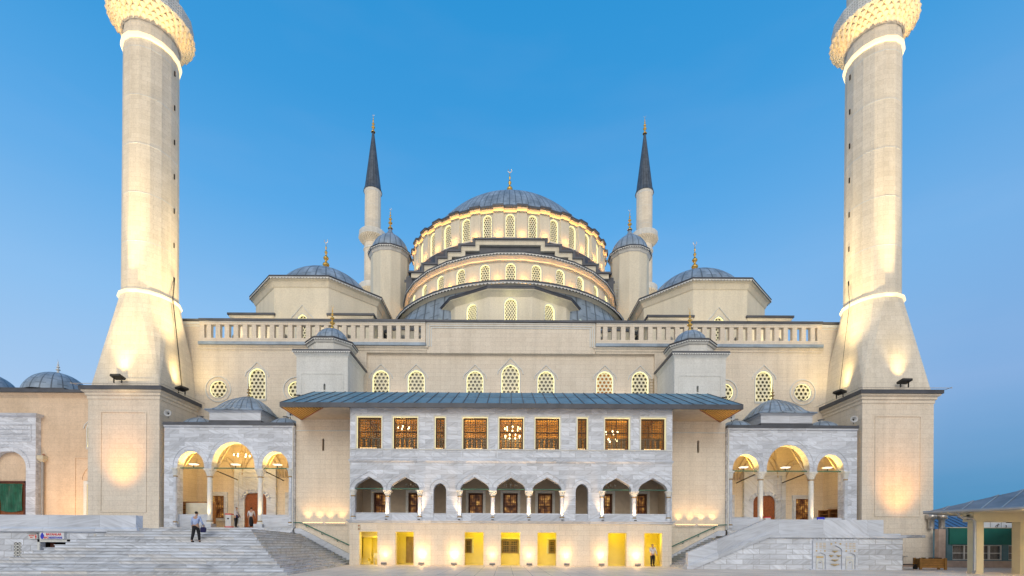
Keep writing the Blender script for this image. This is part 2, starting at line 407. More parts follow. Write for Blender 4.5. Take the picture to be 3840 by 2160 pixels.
def teeth(a, b, z, h=.16, pitch=.22, proud=.02):
    """row of little stone teeth from plan point a to b (outward = right of a->b)"""
    a = Vector(a); b = Vector(b); L = (b-a).length; d = (b-a)/L; nrm = Vector((d.y, -d.x)); m = MB(); n = max(1, int(L/pitch))
    v = []; f = []
    for i in range(n+1):
        p = a+d*i*L/n+nrm*proud; v.append((p.x,p.y,z+h))
    for i in range(n+1):
        p = a+d*i*L/n+nrm*proud; v.append((p.x,p.y,z+h*.75))
    for i in range(n):
        p = a+d*(i+.5)*L/n+nrm*proud; v.append((p.x,p.y,z)); f += [(i, n+1+i, n+2+i, i+1), (n+1+i, len(v)-1, n+2+i)]
    m.add(v, f); return m

# --- central block at y=0: lower wall, arcade, upper windows
BX = 12.6
UW = [0, 2.83, 5.56, 8.28, 11.1]; UPX = sorted({s*x for x in UW for s in (-1, 1)})
lower_open = [(-11.82,-10.42), (-9.0,-7.58), (-3.6,-2.12), (-.76,.73), (2.1,3.58), (7.62,9.07), (10.45,11.85)]
m = MB().plate(rectp(-BX, BX, 0, 3.3), [rectp(a, b, -.2 if False else .02, 2.62) for a, b in lower_open], 0, .55)
m.obj('ground_floor_wall', 'stone', MQ)
MB().rect(-BX, BX, 0, .5, [(.02,3.3),(.10,3.34),(.10,3.42),(.20,3.47),(.20,3.56)], True).obj('ledge', 'marble_smooth', MQ)
for x in (-5.4, 5.65):
    MB().plate(rectp(x-.85, x+.6, .05, 2.62), [rectp(x-.81, x+.56, .09, 2.58)], -.02, .019).obj('blind_panel', 'stone', MQ)
ZS, ZA = 5.88, 6.92
groups = [[(-12.23,-9.97), (-9.41,-7.15)], [(-3.96,-1.70), (-1.13,1.13), (1.70,3.96)], [(7.15,9.41), (9.97,12.23)]]
holes = [hole_group(g, 3.58, ZS, ZA, 'keel') for g in groups]+[arch(x, 3.58, .5, 5.85, 6.45, 'pointed', 6) for x in (-5.56, 5.56)]
MB().plate(rectp(-BX, BX, 3.562, 8.02), holes, .02, .5).obj('arcade_wall', 'marble', MQ)
am = MB()
for g in groups:
    for a, b in g:
        o = arch((a+b)/2, ZS, (b-a)/2, ZS, ZA, 'keel'); top = [(x, -.0, z) for x, z in offset_poly(o, .36)[2:]]
        am.tube(top, .028, 4)
        am.plate(offset_poly(o, .05)[2:] + o[2:][::-1], [], -.015, .03)
for x in (-5.56, 5.56):
    am.tube([(a, 0, z) for a, z in offset_poly(arch(x, 5.8, .5, 5.85, 6.45, 'pointed', 6), .3)[2:]], .025, 4)
am.obj('arch_moulding', 'marble_smooth', MQ)
for x in (-5.56, 5.56):
    MB().box(x-.5, x+.5, .1, .25, 3.58, 4.1).obj('parapet', 'marble_smooth', MQ)
for g in groups:
    MB().box(g[0][0], g[-1][1], .08, .26, 3.58, 4.12).obj('parapet', 'marble_smooth', MQ)
    MB().tube([(g[0][0], .2, 6.0), (g[-1][1], .2, 6.0)], .035, 6).obj('tie_rod', 'green_iron', MQ)
def column(r, z0, z1, zc, name='column', parent=None, capr=2.0, mat='marble_smooth', rings='bronze'):
    c = MB().lathe([(r*1.35,z0),(r*1.35,z0+.1),(r*1.15,z0+.16),(r*1.02,z0+.26),(r,z0+.3),(r*.96,z1)], 20, smooth=True, capb=True).obj(name, mat, parent or MQ)
    MB().lathe([(r*.98,z0+.17),(r*1.22,z0+.2),(r*1.22,z0+.26),(r*.98,z0+.29)], 16).obj('ring', rings, c)
    MB().lathe([(r*.98,z1-.06),(r*1.18,z1-.04),(r*1.18,z1+.02),(r*.98,z1+.04)], 16).obj('ring', rings, c)
    h = zc-z1; q = MB(); prev = None
    pr = []
    for j in range(5):      # capital: tiers of little niches, stepping out
        rr = r*(1.0+(capr*.82-1.0)*j/4)
        pr += [(rr, z1+.03+h*.75*j/5), (rr*1.02, z1+.03+h*.75*(j+.8)/5)]
    rings_ = []
    for j, (rr, z) in enumerate(pr):
        rings_.append([(rr*(1+(.09 if (i+j//2) % 2 else -.05))*sin(i*2*pi/16), -rr*(1+(.09 if (i+j//2) % 2 else -.05))*cos(i*2*pi/16), z) for i in range(16)])
    q.loft(rings_, True, True); w = r*capr*.80
    q.rect(-w, w, -w, w, [(0, zc-h*.22), (.03, zc-h*.12), (.03, zc)], True)
    q.obj('capital', 'stone_white', c); return c
c0 = column(.18, 3.57, 5.42, ZS+.005); c0.location = (-9.69, .24, 0)
for x in (-1.415, 1.415, 9.69): copy_tree(c0, MQ, (x, .24, 0))
h0 = column(.16, 3.57, 5.42, ZS+.005, capr=1.7); h0.location = (-7.12, .02, 0)
for x in (-4.0, 4.0, 7.12, -12.33, 12.33): copy_tree(h0, MQ, (x, .02, 0))
# upper floor
z1, z2 = 9.12, 11.65
uh = [rectp(x-(.42 if abs(abs(x)-5.56) < .1 else .99), x+(.42 if abs(abs(x)-5.56) < .1 else .99), z1, z2) for x in UPX]
MB().plate(rectp(-BX, BX, 8.3, 12.5), uh, 0, .5).obj('upper_wall', 'marble', MQ)
MB().rect(-BX, BX, 0, .5, [(.02,8.02),(.03,8.08),(.09,8.14),(.09,8.24),(.02,8.30)], True).obj('string_course', 'marble_smooth', MQ)
MB().box(-BX-.03, BX+.03, -.06, -.005, 9.03, 9.10).obj('sill_band', 'stone_white', MQ)
MB().box(-BX-.05, BX+.05, -.10, .0, 12.33, 12.5).obj('top_moulding', 'stone_white', MQ)
for x in UPX:
    hw = .42 if abs(abs(x)-5.56) < .1 else .99
    MB().plate(rectp(x-hw-.1, x+hw+.1, 8.42, 8.98), [rectp(x-hw-.04, x+hw+.04, 8.48, 8.92)], -.02, .019).obj('panel_moulding', 'marble_smooth', MQ)
def grid_window(parent, x, y, z0, z1, hw, nx, nz, frame='led_frame', bar='green_iron', br=.012, pane='pane', wood=None, surround=.09, fy=-.05):
    w = MB().plate(rectp(-hw-surround, hw+surround, -.0, z1-z0+surround), [rectp(-hw, hw, .001, z1-z0)], fy, .05).obj('window', 'stone_white' , parent, (x, y, z0))
    if frame: MB().plate(rectp(-hw+.003, hw-.003, .0, z1-z0-.003), [rectp(-hw+.055, hw-.055, -.02+.021, z1-z0-.075)], .04, .12).obj('light_strip', frame, w)
    g = MB(); H = z1-z0; ih = hw-.06
    for i in range(nx+1):
        xx = -ih+2*ih*i/nx; g.box(xx-br, xx+br, .22, .22+br*2, .02, H-.06)
    for j in range(1, nz):
        zz = H*j/nz; g.box(-ih, ih, .20, .20+br*1.9, zz-br, zz+br)
    g.obj('iron_grid', bar, w)
    if wood:
        f = MB().plate(rectp(-ih, ih, .0, H-.06), [rectp(-ih+.09, -.04, .09, H*.52), rectp(.04, ih-.09, .09, H*.52), rectp(-ih+.09, -.04, H*.56, H-.15), rectp(.04, ih-.09, H*.56, H-.15)], .30, .07)
        f.obj('wooden_frame', wood, w)
    MB().box(-ih, ih, .40, .42, .01, H-.05).obj('pane', pane, w)
    return w
wproto = {}
for x in UPX:
    nar = abs(abs(x)-5.56) < .1
    if nar in wproto: copy_tree(wproto[nar], MQ, (x, 0, z1))
    else: wproto[nar] = grid_window(MQ, x, 0, z1, z2, .42 if nar else .99, 4 if nar else 10, 13, wood='red_wood', br=.015, bar='grid_green')
# LED ribbons on the window sills
for x in UPX:
    hw = .3 if abs(abs(x)-5.56) < .1 else .7
    q = MB()
    for i in range(int(hw*2/.11)): q.box(x-hw+i*.11, x-hw+i*.11+.05, -.03, .02, z1+.02, z1+.06)
    q.obj('sill_lamps', 'bulb_small', MQ)
# room behind the upper windows
rm = MB(); 
rm.add([(-12.4,.52,8.6),(12.4,.52,8.6),(12.4,5.5,8.6),(-12.4,5.5,8.6),(-12.4,.52,12.3),(12.4,.52,12.3),(12.4,5.5,12.3),(-12.4,5.5,12.3)], [(0,1,2,3),(7,6,5,4),(3,2,6,7),(0,3,7,4),(1,5,6,2)])
for x in range(-12, 13, 1): rm.box(x+.1, x+.22, 5.35, 5.48, 8.6, 12.3)
for z in (9.6, 10.0, 10.4, 10.8, 11.2, 11.6): rm.box(-12.3, 12.3, 5.38, 5.46, z, z+.06)
rm.obj('gallery_room', 'ceiling_wood', MQ)
for x in (-9.5, -3.6, 0.3, 3.6, 9.5): light('POINT', (x, 3.3, 10.9), 300, (1,.62,.20), size=.4)
sc_ = MB()
for i in range(62):
    x = -12.2+i*.395; sc_.box(x, x+.27, 1.9, 1.93, 8.62, 10.3)
sc_.box(-12.3, 12.3, 1.88, 1.95, 10.3, 10.4)
sc_.obj('window_screen', 'curtain', MQ)
# gallery behind the arcade
g = MB(); g.add([(-12.55,.5,3.56),(12.55,.5,3.56),(12.55,3.3,3.56),(-12.55,3.3,3.56),(-12.55,.5,7.9),(12.55,.5,7.9),(12.55,3.3,7.9),(-12.55,3.3,7.9)], [(0,1,2,3),(7,6,5,4),(0,3,7,4),(1,5,6,2)])
gal_w = [(-11.0,.62), (-8.05,.62), (-2.95,.62), (0,.62), (2.95,.62), (8.05,.62), (11.0,.62)]
g.plate(rectp(-12.55, 12.55, 3.56, 7.9), [rectp(x-w, x+w, 3.75, 6.05) for x, w in gal_w], 3.3, .5)
g.obj('gallery_wall', 'soffit', MQ)
gw = None
for x, w in gal_w:
    if gw: copy_tree(gw, MQ, (x, 3.3, 3.75))
    else: gw = grid_window(MQ, x, 3.3, 3.75, 6.05, .62, 6, 8, frame=None, bar='red_wood', br=.016, pane='lit_pane', wood='red_wood', surround=.22)
# ground-floor corridor painted yellow
y = MB(); y.add([(-12.3,.56,.01),(12.3,.56,.01),(12.3,2.7,.01),(-12.3,2.7,.01),(-12.3,.56,2.95),(12.3,.56,2.95),(12.3,2.7,2.95),(-12.3,2.7,2.95)], [(0,1,2,3),(7,6,5,4),(0,3,7,4),(1,5,6,2)])
lw_ = [(-3.75,.55), (-.02,.73), (3.75,.55), (7.55,.55)]
y.plate(rectp(-12.3, 12.3, .01, 2.95), [rectp(x-w, x+w, .95, 2.12) for x, w in lw_]+[rectp(-8.75,-7.85,.1,2.3)], 2.7, .4)
y.box(-10.2, -10.0, .6, 2.65, .02, 2.9).box(10.1, 10.25, .6, 2.65, .02, 2.9).box(-12.2, -11.5, 2.3, 2.65, .02, 2.93).box(-12.2,-10.3,.9,2.6,2.2,2.9).box(-12.1,-11.3,1.2,2.5,.02,.25).box(-12.1,-11.6,1.6,2.5,.25,.5)
y.obj('corridor', 'yellow_wall', MQ)
for x, w in lw_:
    grid_window(MQ, x, 2.7, .95, 2.12, w, 7, 7, frame=None, bar='bronze', pane='glass_dark', wood='bronze', surround=.14)
dm = MB().box(-8.75, -8.31, 2.85, 2.92, .1, 2.3).box(-8.29, -7.85, 2.85, 2.92, .1, 2.3)
for x in (-8.53, -8.07): dm.plate(rectp(x-.16, x+.16, .25, 2.15), [arch(x, .35, .09, 1.8, 2.0, 'pointed', 4)], 2.83, .02)
dm.obj('corridor_door', 'bronze', MQ)
for x in (-11.1, -8.3, -2.9, 0, 2.9, 8.3, 11.1): light('POINT', (x+.35, 1.35 if abs(x) < 11 else .95, 2.5 if abs(x) < 11 else 2.05), 46, (1,.76,.006), size=.12)

# --- wide eave over the central block
m = MB(); zf, zt, zr = 12.16, 12.5, 14.55; E = 17.8; Er = 16.65; YF = -.62; YR = 3.2
m.add([(-E,YF,zt),(E,YF,zt),(Er,YR,zr),(-Er,YR,zr),(E,YR,zt),(-E,YR,zt),(E,YR+5,zt),(-E,YR+5,zt),(Er,YR+5,zr),(-Er,YR+5,zr)],
      [(0,1,2,3),(1,4,2),(3,5,0)])
m.box(-13.8, 13.8, YR, 8.1, zr-.2, zr-.01)
o = m.obj('eave_roof', 'lead_eave', MQ)
m = MB()
def rp(x, t):       # point on the front slope
    e = E+(Er-E)*t; return (x, YF+(YR-YF)*t, zt+(zr-zt)*t)
n = 38
for i in range(n+1):
    x = -E+2*E*i/n; x1 = x*Er/E + (random.random()-.5)*.0
    p, q = Vector(rp(x, 0)), Vector(rp(x1*1.0, 1)); m.tube([p+Vector((0,0,.02)), q+Vector((0,0,.02))], .035, 4)
for s in (-1, 1):
    for k in range(1, 6):
        t = k/6; a = Vector((s*E, YF+(YR-YF)*t, zt)); b = Vector((s*(E+(Er-E)*t), YF+(YR-YF)*t, zt+(zr-zt)*t)); m.tube([a, b], .035, 4)
for t in (.55,): m.tube([Vector(rp(-(E+(Er-E)*t), t)), Vector(rp(E+(Er-E)*t, t))], .02, 4)
m.obj('roof_ribs', 'lead_dark', MQ)
MB().box(-E-.02, E+.02, YF-.04, YF+.12, zf, zt+.02).box(-E-.02, -E+.12, YF+.12, YR+4, zf, zt+.02).box(E-.12, E+.02, YF+.12, YR+4, zf, zt+.02).obj('fascia', 'lead_dark', MQ)
MB().add([(-E+.1,YF+.1,zf+.05),(-E+.1,YR+4,zf+.05),(-BX,YR+4,zf+.05),(-BX,YF+.1,zf+.05)], [(0,1,2,3)]).add([(BX,YF+.1,zf+.05),(BX,YR+4,zf+.05),(E-.1,YR+4,zf+.05),(E-.1,YF+.1,zf+.05)], [(0,1,2,3)]).add([(-BX,YF+.1,zf+.2),(-BX,.1,zf+.2),(BX,.1,zf+.2),(BX,YF+.1,zf+.2)], [(0,1,2,3)]).obj('soffit', 'soffit', MQ)
for s in (-1, 1):
    m = MB(); A = (s*(E-.12), YF+.12); nsl = 13
    for i in range(nsl):        # slats run front to back, cut by the diagonal
        x = E-.16-i*3.1/nsl; L = (YR-YF-.3)*(1-(i+.5)/nsl)
        m.box(min(s*x, s*(x-.13)), max(s*x, s*(x-.13)), YF+.14, YF+.14+L, zf-.02, zf+.03)
    m.obj('slatted_soffit', 'slats', MQ)
    MB().add([(s*(E-.1),YF+.13,zf+.045),(s*(E-3.3),YF+.13,zf+.045),(s*(E-.1),YR-.05,zf+.045)], [(0,1,2) if s < 0 else (0,2,1)]).obj('soffit_backing', 'red_wood', MQ)
    light('AREA', (s*16.9, .6, 10.6), 12, (1,.62,.25), (s*16.9, .8, 12.2), size=.5)  # added light to brighten the slats, no fitting there
    k = MB().tube([(s*(E-3.25), YF+.14, zf-.01), (s*(E-.12), YR-.1, zf-.01)], .05, 4).tube([(s*(E-.10), YF+.14, zf-.01), (s*(E-.10), YR-.1, zf-.01)], .05, 4)
    k.obj('soffit_edging', 'terracotta', MQ)

# --- stair towers either side, their octagons and little domes
for s in (-1, 1):
    xa, xb = sorted((s*13.85, s*18.2)); cx = (xa+xb)/2; X0, X1 = sorted((s*12.62, s*18.2))
    sl = lambda x, z0, z1: arch(x, z0, .09, z1-.12, z1, 'round', 3)
    sx = s*15.9
    MB().plate(rectp(X0, X1, 0, 14.3), [sl(sx, 9.55, 10.6)], 3.2, .4).box(X0, X1, 3.62, 7.7, 0, 14.2).obj('tower_base_wall', 'stone', MQ)
    MB().box(X0, X1, 3.14, 3.198, 11.2, 11.29).obj('string_course', 'stone_white', MQ)
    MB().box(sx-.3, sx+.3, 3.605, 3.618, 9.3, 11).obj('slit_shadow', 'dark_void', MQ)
    m = MB().plate(rectp(xa, xb, 14.2, 17.85), [sl(cx+s*-.2, 14.7, 15.25)], 3.2, .4)
    m.box(xa, xb, 3.62, 8.0, 14.2, 17.85); m.obj('tower_wall', 'stone_white', MQ)
    MB().plate(rectp(xa+.35, xb-.35, 14.2, 16.15), [rectp(xa+.45, xb-.45, 14.1, 16.05)], 3.165, .034).obj('tower_panel', 'stone_white', MQ)
    MB().rect(xa, xb, 3.2, 7.8, [(.02,17.5),(.05,17.6),(.18,17.75),(.18,17.85)], True).obj('cornice', 'stone_white', MQ)
    MB().rect(xa, xb, 3.2, 7.8, [(.16,17.85),(.26,17.85),(.26,18.08),(-.9,18.45)], True).obj('lead_edging', 'lead_dark', MQ)
    cy = 5.55; P = ngon(cx, cy, 1.98, 8)
    o = MB(); poly_wall(o, P, 18.2, 19.1); o.obj('octagon', 'stone_white', MQ)
    poly_cornice(P, cx, cy, 19.4, cream=.2, proj=.2, leadh=.2, topr=-.4, topz=19.5)
    t = MB()
    for i in range(8):
        a, b = P[i], P[(i+1) % 8]
        if (a[1]+b[1])/2 < cy+.5: t.v and None; q = teeth(ringpts([a],cx,cy,.29,0)[0][:2], ringpts([b],cx,cy,.29,0)[0][:2], 19.1, .13, .2); t.add(q.v, q.f)
    q = teeth((xa-.3, 2.92), (xb+.3, 2.92), 17.76, .14, .2); t.add(q.v, q.f); t.obj('teeth', 'stone_white', MQ)
    d = MB().lathe(cap(0, 0, 19.45, 1.5, 1.45), 24, cx, cy, smooth=True, nu=16, dv=.6); d.obj('small_dome', 'lead_dome', MQ)
    finial(MQ, (cx, cy, 20.85), 2.3, 1.25)

# --- main wall
YM, YC = 7.8, 8.1
def w_arch(hw, zs, za, k='pointed'): return arch(0, 0, hw, zs, za, k, 7)
def at_(poly, x, z): return [(a+x, b+z) for a, b in poly]
wc, wcc, wt = w_arch(.79, 2.15, 3.0), w_arch(.85, 2.6, 3.6), w_arch(.79, 2.15, 3.0)
oc = lambda hw, zs, za: [(x, z) for x, z in arch(0, zs, hw, zs, za, 'keel', 7)[2:]]
cw = [(x, 15.2) for x in (-12.3, -8.95, -3.37, 3.37, 8.95, 12.3)]
MB().plate(rectp(-13.6, 13.6, 0, 20.3), [at_(wc, x, z) for x, z in cw]+[at_(wcc, 0, 15.2)], YC, .5).obj('central_wall', 'stone', MQ)
for x, z in cw:
    w_ = lattice_window(MQ, 'wc', wc, (x, YC, z), pitch=.385, outer=oc(1.1, 2.2, 3.55), strip=.11, glow='led_yellow')
    if x == 8.95:       # this one shows amber light through its panes
        for c_ in w_.children:
            if c_.name.startswith('glass'): c_.data = c_.data.copy(); c_.data.materials[0] = M['lit_window']
lattice_window(MQ, 'wcc', wcc, (0, YC, 15.2), pitch=.40, outer=oc(1.2, 2.65, 4.2), strip=.11)
for s in (-1, 1):
    xa, xb = sorted((s*13.6, s*34))
    outl = rectp(xa, xb, 0, 20.3)
    rt = circle(0, 0, .8, 24)
    MB().plate(outl, [at_(wt, s*23.9, 15.2), at_(rt, s*27.55, 16.2), at_(rt, s*20.2, 16.2)], YM, .5).obj('side_wall', 'stone', MQ)
    lattice_window(MQ, 'wt', wt, (s*23.9, YM, 15.2), pitch=.385, outer=oc(1.1, 2.2, 3.55), strip=.11)
    for x in (27.55, 20.2): lattice_window(MQ, 'rose', rt, (s*x, YM, 16.2), pitch=.42, surround=.07, outer=circle(0, 0, 1.18, 28)+[(1.18,0)], strip=.05)
    xa, xb = sorted((s*29.25, s*34))
    MB().box(xa, xb, YM, 9.2, 20.302, 22.6).obj('parapet_end', 'stone', MQ)
    MB().box(xa-.1, xb+.1, YM-.12, 9.3, 22.602, 22.8).obj('lead_edging', 'lead_dark', MQ)
    MB().box(xa, xb, YM-.06, YM-.002, 22.3, 22.55).box(xa, xb, YM-.04, YM-.002, 22.1, 22.2).obj('moulding', 'stone_white', MQ)
    xa, xb = sorted((s*8.02, s*29.2))
    MB().rect(xa, xb, YM, 9.0, [(.02,19.75),(.02,19.85),(.12,19.95),(.12,20.08),(.25,20.18),(.25,20.3)], True).obj('cornice', 'stone', MQ)
    MB().box(xa-.05, xb+.05, YM-.42, 9.2, 20.302, 20.56).obj('lead_edging', 'lead', MQ)
    b = MB().box(xa, xb, YM-.25, YM+.2, 20.562, 20.95).box(xa, xb, YM-.25, YM+.2, 22.2, 22.52).obj('balustrade', 'stone', MQ)
    MB().box(xa-.05, xb+.02, YM-.36, YM+.3, 22.522, 22.74).obj('coping', 'lead_dark', b)
    t = teeth((xa, YM-.27), (xb, YM-.27), 22.38, .13, .22).obj('teeth', 'stone_white', b)
    n = 25; pitch = (xb-xa)/n; bal = None
    for i in range(n+1):
        x = xa+i*pitch
        x = min(max(x, xa+.21), xb-.21)
        if bal is None: bal = MB().box(-.21, .21, -.22, .17, 20.95, 22.2).obj('baluster', 'stone', b, (x, YM, 0))
        else: copy_tree(bal, b, (x, YM, 0))
# raised parapet in the middle with its stepped frame
MB().box(-8.0, 8.0, YC-.35, 8.7, 20.301, 22.6).obj('central_parapet', 'stone', MQ)
MB().box(-8.1, 8.1, YC-.5, 8.8, 22.602, 22.8).obj('lead_edging', 'lead_dark', MQ)
fm = MB()
for k, (o, y) in enumerate(((0, .40), (.22, .43), (.42, .40))):
    w = 7.95-o; zt_ = 22.55-o; zb_ = 19.72+ (o if o else 0)
    fm.box(-w, w, YC-y, YC-.352, zt_-.1, zt_)
    for s in (-1, 1):
        fm.box(min(s*w, s*(w-.1)), max(s*w, s*(w-.1)), YC-y, YC-.352, 20.3, zt_-.1)
fm.obj('frame_moulding', 'stone_white', MQ)
MB().box(-7.95, 7.95, YC-.35, YC-.002, 19.72, 20.3).obj('parapet_foot', 'stone', MQ)
# body and roof terrace behind
MB().box(-34, 34, 8.7, 72, 0, 20.2).obj('main_body', 'stone', MQ)
MB().box(-33.9, 33.9, 8.61, 71.9, 20.2, 20.35).obj('terrace_roof', 'lead', MQ)

# --- corner domes on octagons
for s in (-1, 1):
    cx, cy = s*20.9, 17.0; P = ngon(cx, cy, 7.06, 8); ww = w_arch(.56, 3.3, 4.1)
    m = MB(); poly_wall(m, P, 20.3, 27.6, {0: [at_(ww, s*-.1, 20.5)]}); m.obj('octagon', 'plaster', MQ)
    lattice_window(MQ, 'wo', ww, (cx-s*.1, cy-6.52, 20.5), pitch=.30, outer=oc(1.15, 3.4, 5.0), strip=.09)
    poly_cornice(P, cx, cy, 28.2, cream=.75, proj=.55, leadh=.22, topr=-1.2, topz=28.45, mat='plaster')
    t = MB()
    for i in range(8):
        a, b = P[i], P[(i+1) % 8]
        if (a[1]+b[1])/2 < cy+1.5:
            q = teeth(ringpts([a],cx,cy,.63,0)[0][:2], ringpts([b],cx,cy,.63,0)[0][:2], 27.82, .2, .3); t.add(q.v, q.f)
    t.obj('teeth', 'stone_white', MQ)
    MB().lathe(cap(0, 0, 28.4, 5.6, 3.95), 48, cx, cy, smooth=True, nu=32, dv=1.5).obj('corner_dome', 'lead_dome', MQ)
    finial(MQ, (cx, cy, 32.2), 4.2, 1.1)
    for q in (-1, 1):
        xa, xb = sorted((cx+q*3.0, cx+q*6.9))
        MB().box(xa, xb, 10.7, 22, 20.3, 24.2).obj('shoulder', 'plaster', MQ)
        MB().rect(xa, xb, 10.7, 22, [(.02,23.9),(.3,24.3),(.3,24.45)], True).obj('cornice', 'plaster', MQ)
        MB().rect(xa, xb, 10.7, 22, [(.3,24.452),(.42,24.452),(.42,24.65),(-.9,25.0)], True).obj('lead_edging', 'lead_dark', MQ)

# --- exedra, semi-dome, great arch, drum and dome
EY = 16.85; P = ngon(0, EY, 8.0, 12); we = arch(0, 0, .60, 1.9, 2.5, 'round', 6); ws = arch(0, 0, .42, 1.5, 1.95, 'round', 6)
m = MB(); tr = poly_wall(m, P, 20.3, 25.9, {0: [at_(we, 0, 23.1)], 1: [at_(we, 0, 23.05)], 11: [at_(we, 0, 23.05)], 2: [at_(ws, 0, 23.4)], 10: [at_(ws, 0, 23.4)]})
m.obj('exedra', 'plaster', MQ)
for i in (0, 1, 11): lattice_window(MQ, 'we', we, (tr[i][0].x, tr[i][0].y, 23.1 if i == 0 else 23.05), tr[i][1], .26, 'diamond')
for i in (2, 10): lattice_window(MQ, 'ws', ws, (tr[i][0].x, tr[i][0].y, 23.4), tr[i][1], .26, 'diamond')
poly_cornice(P, 0, EY, 26.5, cream=.5, proj=.62, leadh=.24, topr=-5.5, topz=27.4, mat='plaster')
SY = 25.2; RS = 13.0; P = ngon(0, SY, RS, 30); wsd = arch(0, 0, .52, 1.45, 1.97, 'round', 6)
hs = {i % 30: [at_(wsd, 0, 28.9)] for i in range(-6, 7)}
m = MB(); tr = poly_wall(m, P, 27.3, 31.3, hs, .4); m.obj('semi_dome_drum', 'plaster', MQ)
for i in hs: lattice_window(MQ, 'wsd', wsd, (tr[i][0].x, tr[i][0].y, 28.9), tr[i][1], .27, surround=.1, strip=.1)
MB().loft([ringpts(P, 0, SY, o, z) for o, z in ((.0,30.98),(.22,31.0),(.22,31.08))], True, True).obj('ledge', 'plaster', MQ)
MB().loft([ringpts(P, 0, SY, o, 31.09) for o in (.19, .06)]).obj('light_strip', 'led_orange', MQ)
poly_cornice(P, 0, SY, 31.75, cream=.55, proj=.5, leadh=.26, topr=-.7, topz=32.0)
t = MB()
for i in range(-8, 9):
    a, b = P[i % 30], P[(i+1) % 30]; q = teeth(ringpts([a],0,SY,.58,0)[0][:2], ringpts([b],0,SY,.58,0)[0][:2], 31.4, .2, .33); t.add(q.v, q.f)
t.obj('teeth', 'stone_white', MQ)
MB().lathe([(12.6,31.95),(8.2,32.0)]+cap(0, 0, 32.02, 7.65, 5.5), 90, 0, SY, smooth=True, nu=60, dv=1.6).obj('semi_dome', 'lead_dome', MQ)
P2 = ngon(0, SY, 14.1, 60)
MB().lathe([(14.28,27.6),(14.6,27.87)], 60, 0, SY).obj('ring_moulding', 'plaster', MQ)
MB().lathe([(14.7,27.87),(14.85,27.87),(14.85,28.12),(13.1,28.75)], 60, 0, SY).obj('lead_edging', 'lead_dark', MQ)
t = MB()
for i in range(-16, 17):
    a, b = P2[i % 60], P2[(i+1) % 60]; q = teeth(ringpts([a],0,SY,.79,0)[0][:2], ringpts([b],0,SY,.79,0)[0][:2], 27.68, .2, .33); t.add(q.v, q.f)
t.obj('teeth', 'stone_white', MQ)
for s in (-1, 1):
    v = []; f = []; uv = []; na = 16; pr = [(14.3,27.6,0),(14.45,26.4,.5),(14.6,25.0,1.2),(14.7,23.0,1.9),(14.7,20.4,2.2)]
    for r0_, z_, ex_ in pr:
        for i in range(na+1):
            a_ = R_(100*i/na)*s; r_ = r0_+ex_*min(1, max(0, (100*i/na-38)/16)); v.append((r_*sin(a_), SY-r_*cos(a_), z_))
    for j in range(4):
        for i in range(na):
            q = (j*(na+1)+i, j*(na+1)+i+1, (j+1)*(na+1)+i+1, (j+1)*(na+1)+i); f.append(q if s < 0 else q[::-1])
            u = ((i*1.2, j*1.0), (i*1.2+1.2, j*1.0), (i*1.2+1.2, j+1.0), (i*1.2, j+1.0)); uv.append(u if s < 0 else u[::-1])
    MB().add(v, f, None, True, uv).obj('lower_lead_roof', 'lead_dome', MQ)
for s in (-1, 1):
    MB().lathe(cap(0, 0, 24.2, 2.7, 1.7), 24, s*11.2, 15.2, smooth=True, nu=16, dv=1.0).obj('half_dome', 'lead_dome', MQ)
    MB().lathe([(2.4,20.3),(2.4,23.2),(2.8,23.85),(2.8,23.95)], 24, s*11.2, 15.2).obj('moulding', 'plaster', MQ)
    MB().lathe([(2.8,23.95),(2.95,23.95),(2.95,24.2),(2.6,24.3)], 24, s*11.2, 15.2).obj('lead_edging', 'lead_dark', MQ)
st = [(4.3,39.35), (6.05,38.6), (7.7,37.85), (8.9,37.0), (10.6,36.2), (12.2,35.2)]
out = [(-12.9,28),(12.9,28)]; pz = 35.0
ol = []
for i, (x, z) in enumerate(st[::-1]):
    ol += [(x, pz), (x, z)]; pz = z
out += [(12.9, 35.0)]+ol+[(-x, z) for x, z in ol[::-1]]+[(-12.9, 35.0)]
MB().plate(out, [], 22.3, 1.0).obj('great_arch_wall', 'lead_dark', MQ)
m = MB(); mm = MB(); tt = MB(); px = 0
for i, (x, z) in enumerate(st):
    xin = st[i-1][0]-.0 if i else 0
    for s in (-1, 1):
        a, b = sorted((s*xin, s*(x+.35))); m.box(a, b, 21.75-i*.012, 23.35, z, z+.22)
        mm.box(min(s*xin, s*x), max(s*xin, s*x), 21.95-i*.012, 22.298, z-.55, z-.01); tt2 = teeth((min(s*xin, s*x), 21.93-i*.012), (max(s*xin, s*x), 21.93-i*.012), z-.2, .19, .3); tt.add(tt2.v, tt2.f)
        if i < len(st)-1:
            zn = st[i+1][1]; a, b = sorted((s*(x+.02), s*(x+.33))); m.box(a, b, 21.77-i*.012, 23.3, zn+.22, z); a, b = sorted((s*(x-.5), s*x)); mm.box(a, b, 21.96-i*.012, 22.298, zn-.55, z-.56)
m.obj('arch_coping', 'lead_dark', MQ); mm.obj('arch_cornice', 'plaster', MQ); tt.obj('teeth', 'stone_white', MQ)
for s in (-1, 1):
    xa, xb = sorted((s*12.5, s*15.9)); MB().box(xa, xb, 24.6, 40, 22, 35.2).obj('shoulder', 'plaster', MQ)
    MB().rect(xa, xb, 24.6, 40, [(.02,34.6),(.4,35.2),(.4,35.3)], True).obj('cornice', 'plaster', MQ)
    MB().rect(xa, xb, 24.6, 40, [(.4,35.3),(.5,35.3),(.5,35.6),(-.5,36.2)], True).obj('lead_edging', 'lead_dark', MQ)
DY = 35.7; RD, EYF = 14.0, .85; wd = arch(0, 0, .57, 2.55, 3.12, 'round', 6)
pl = []
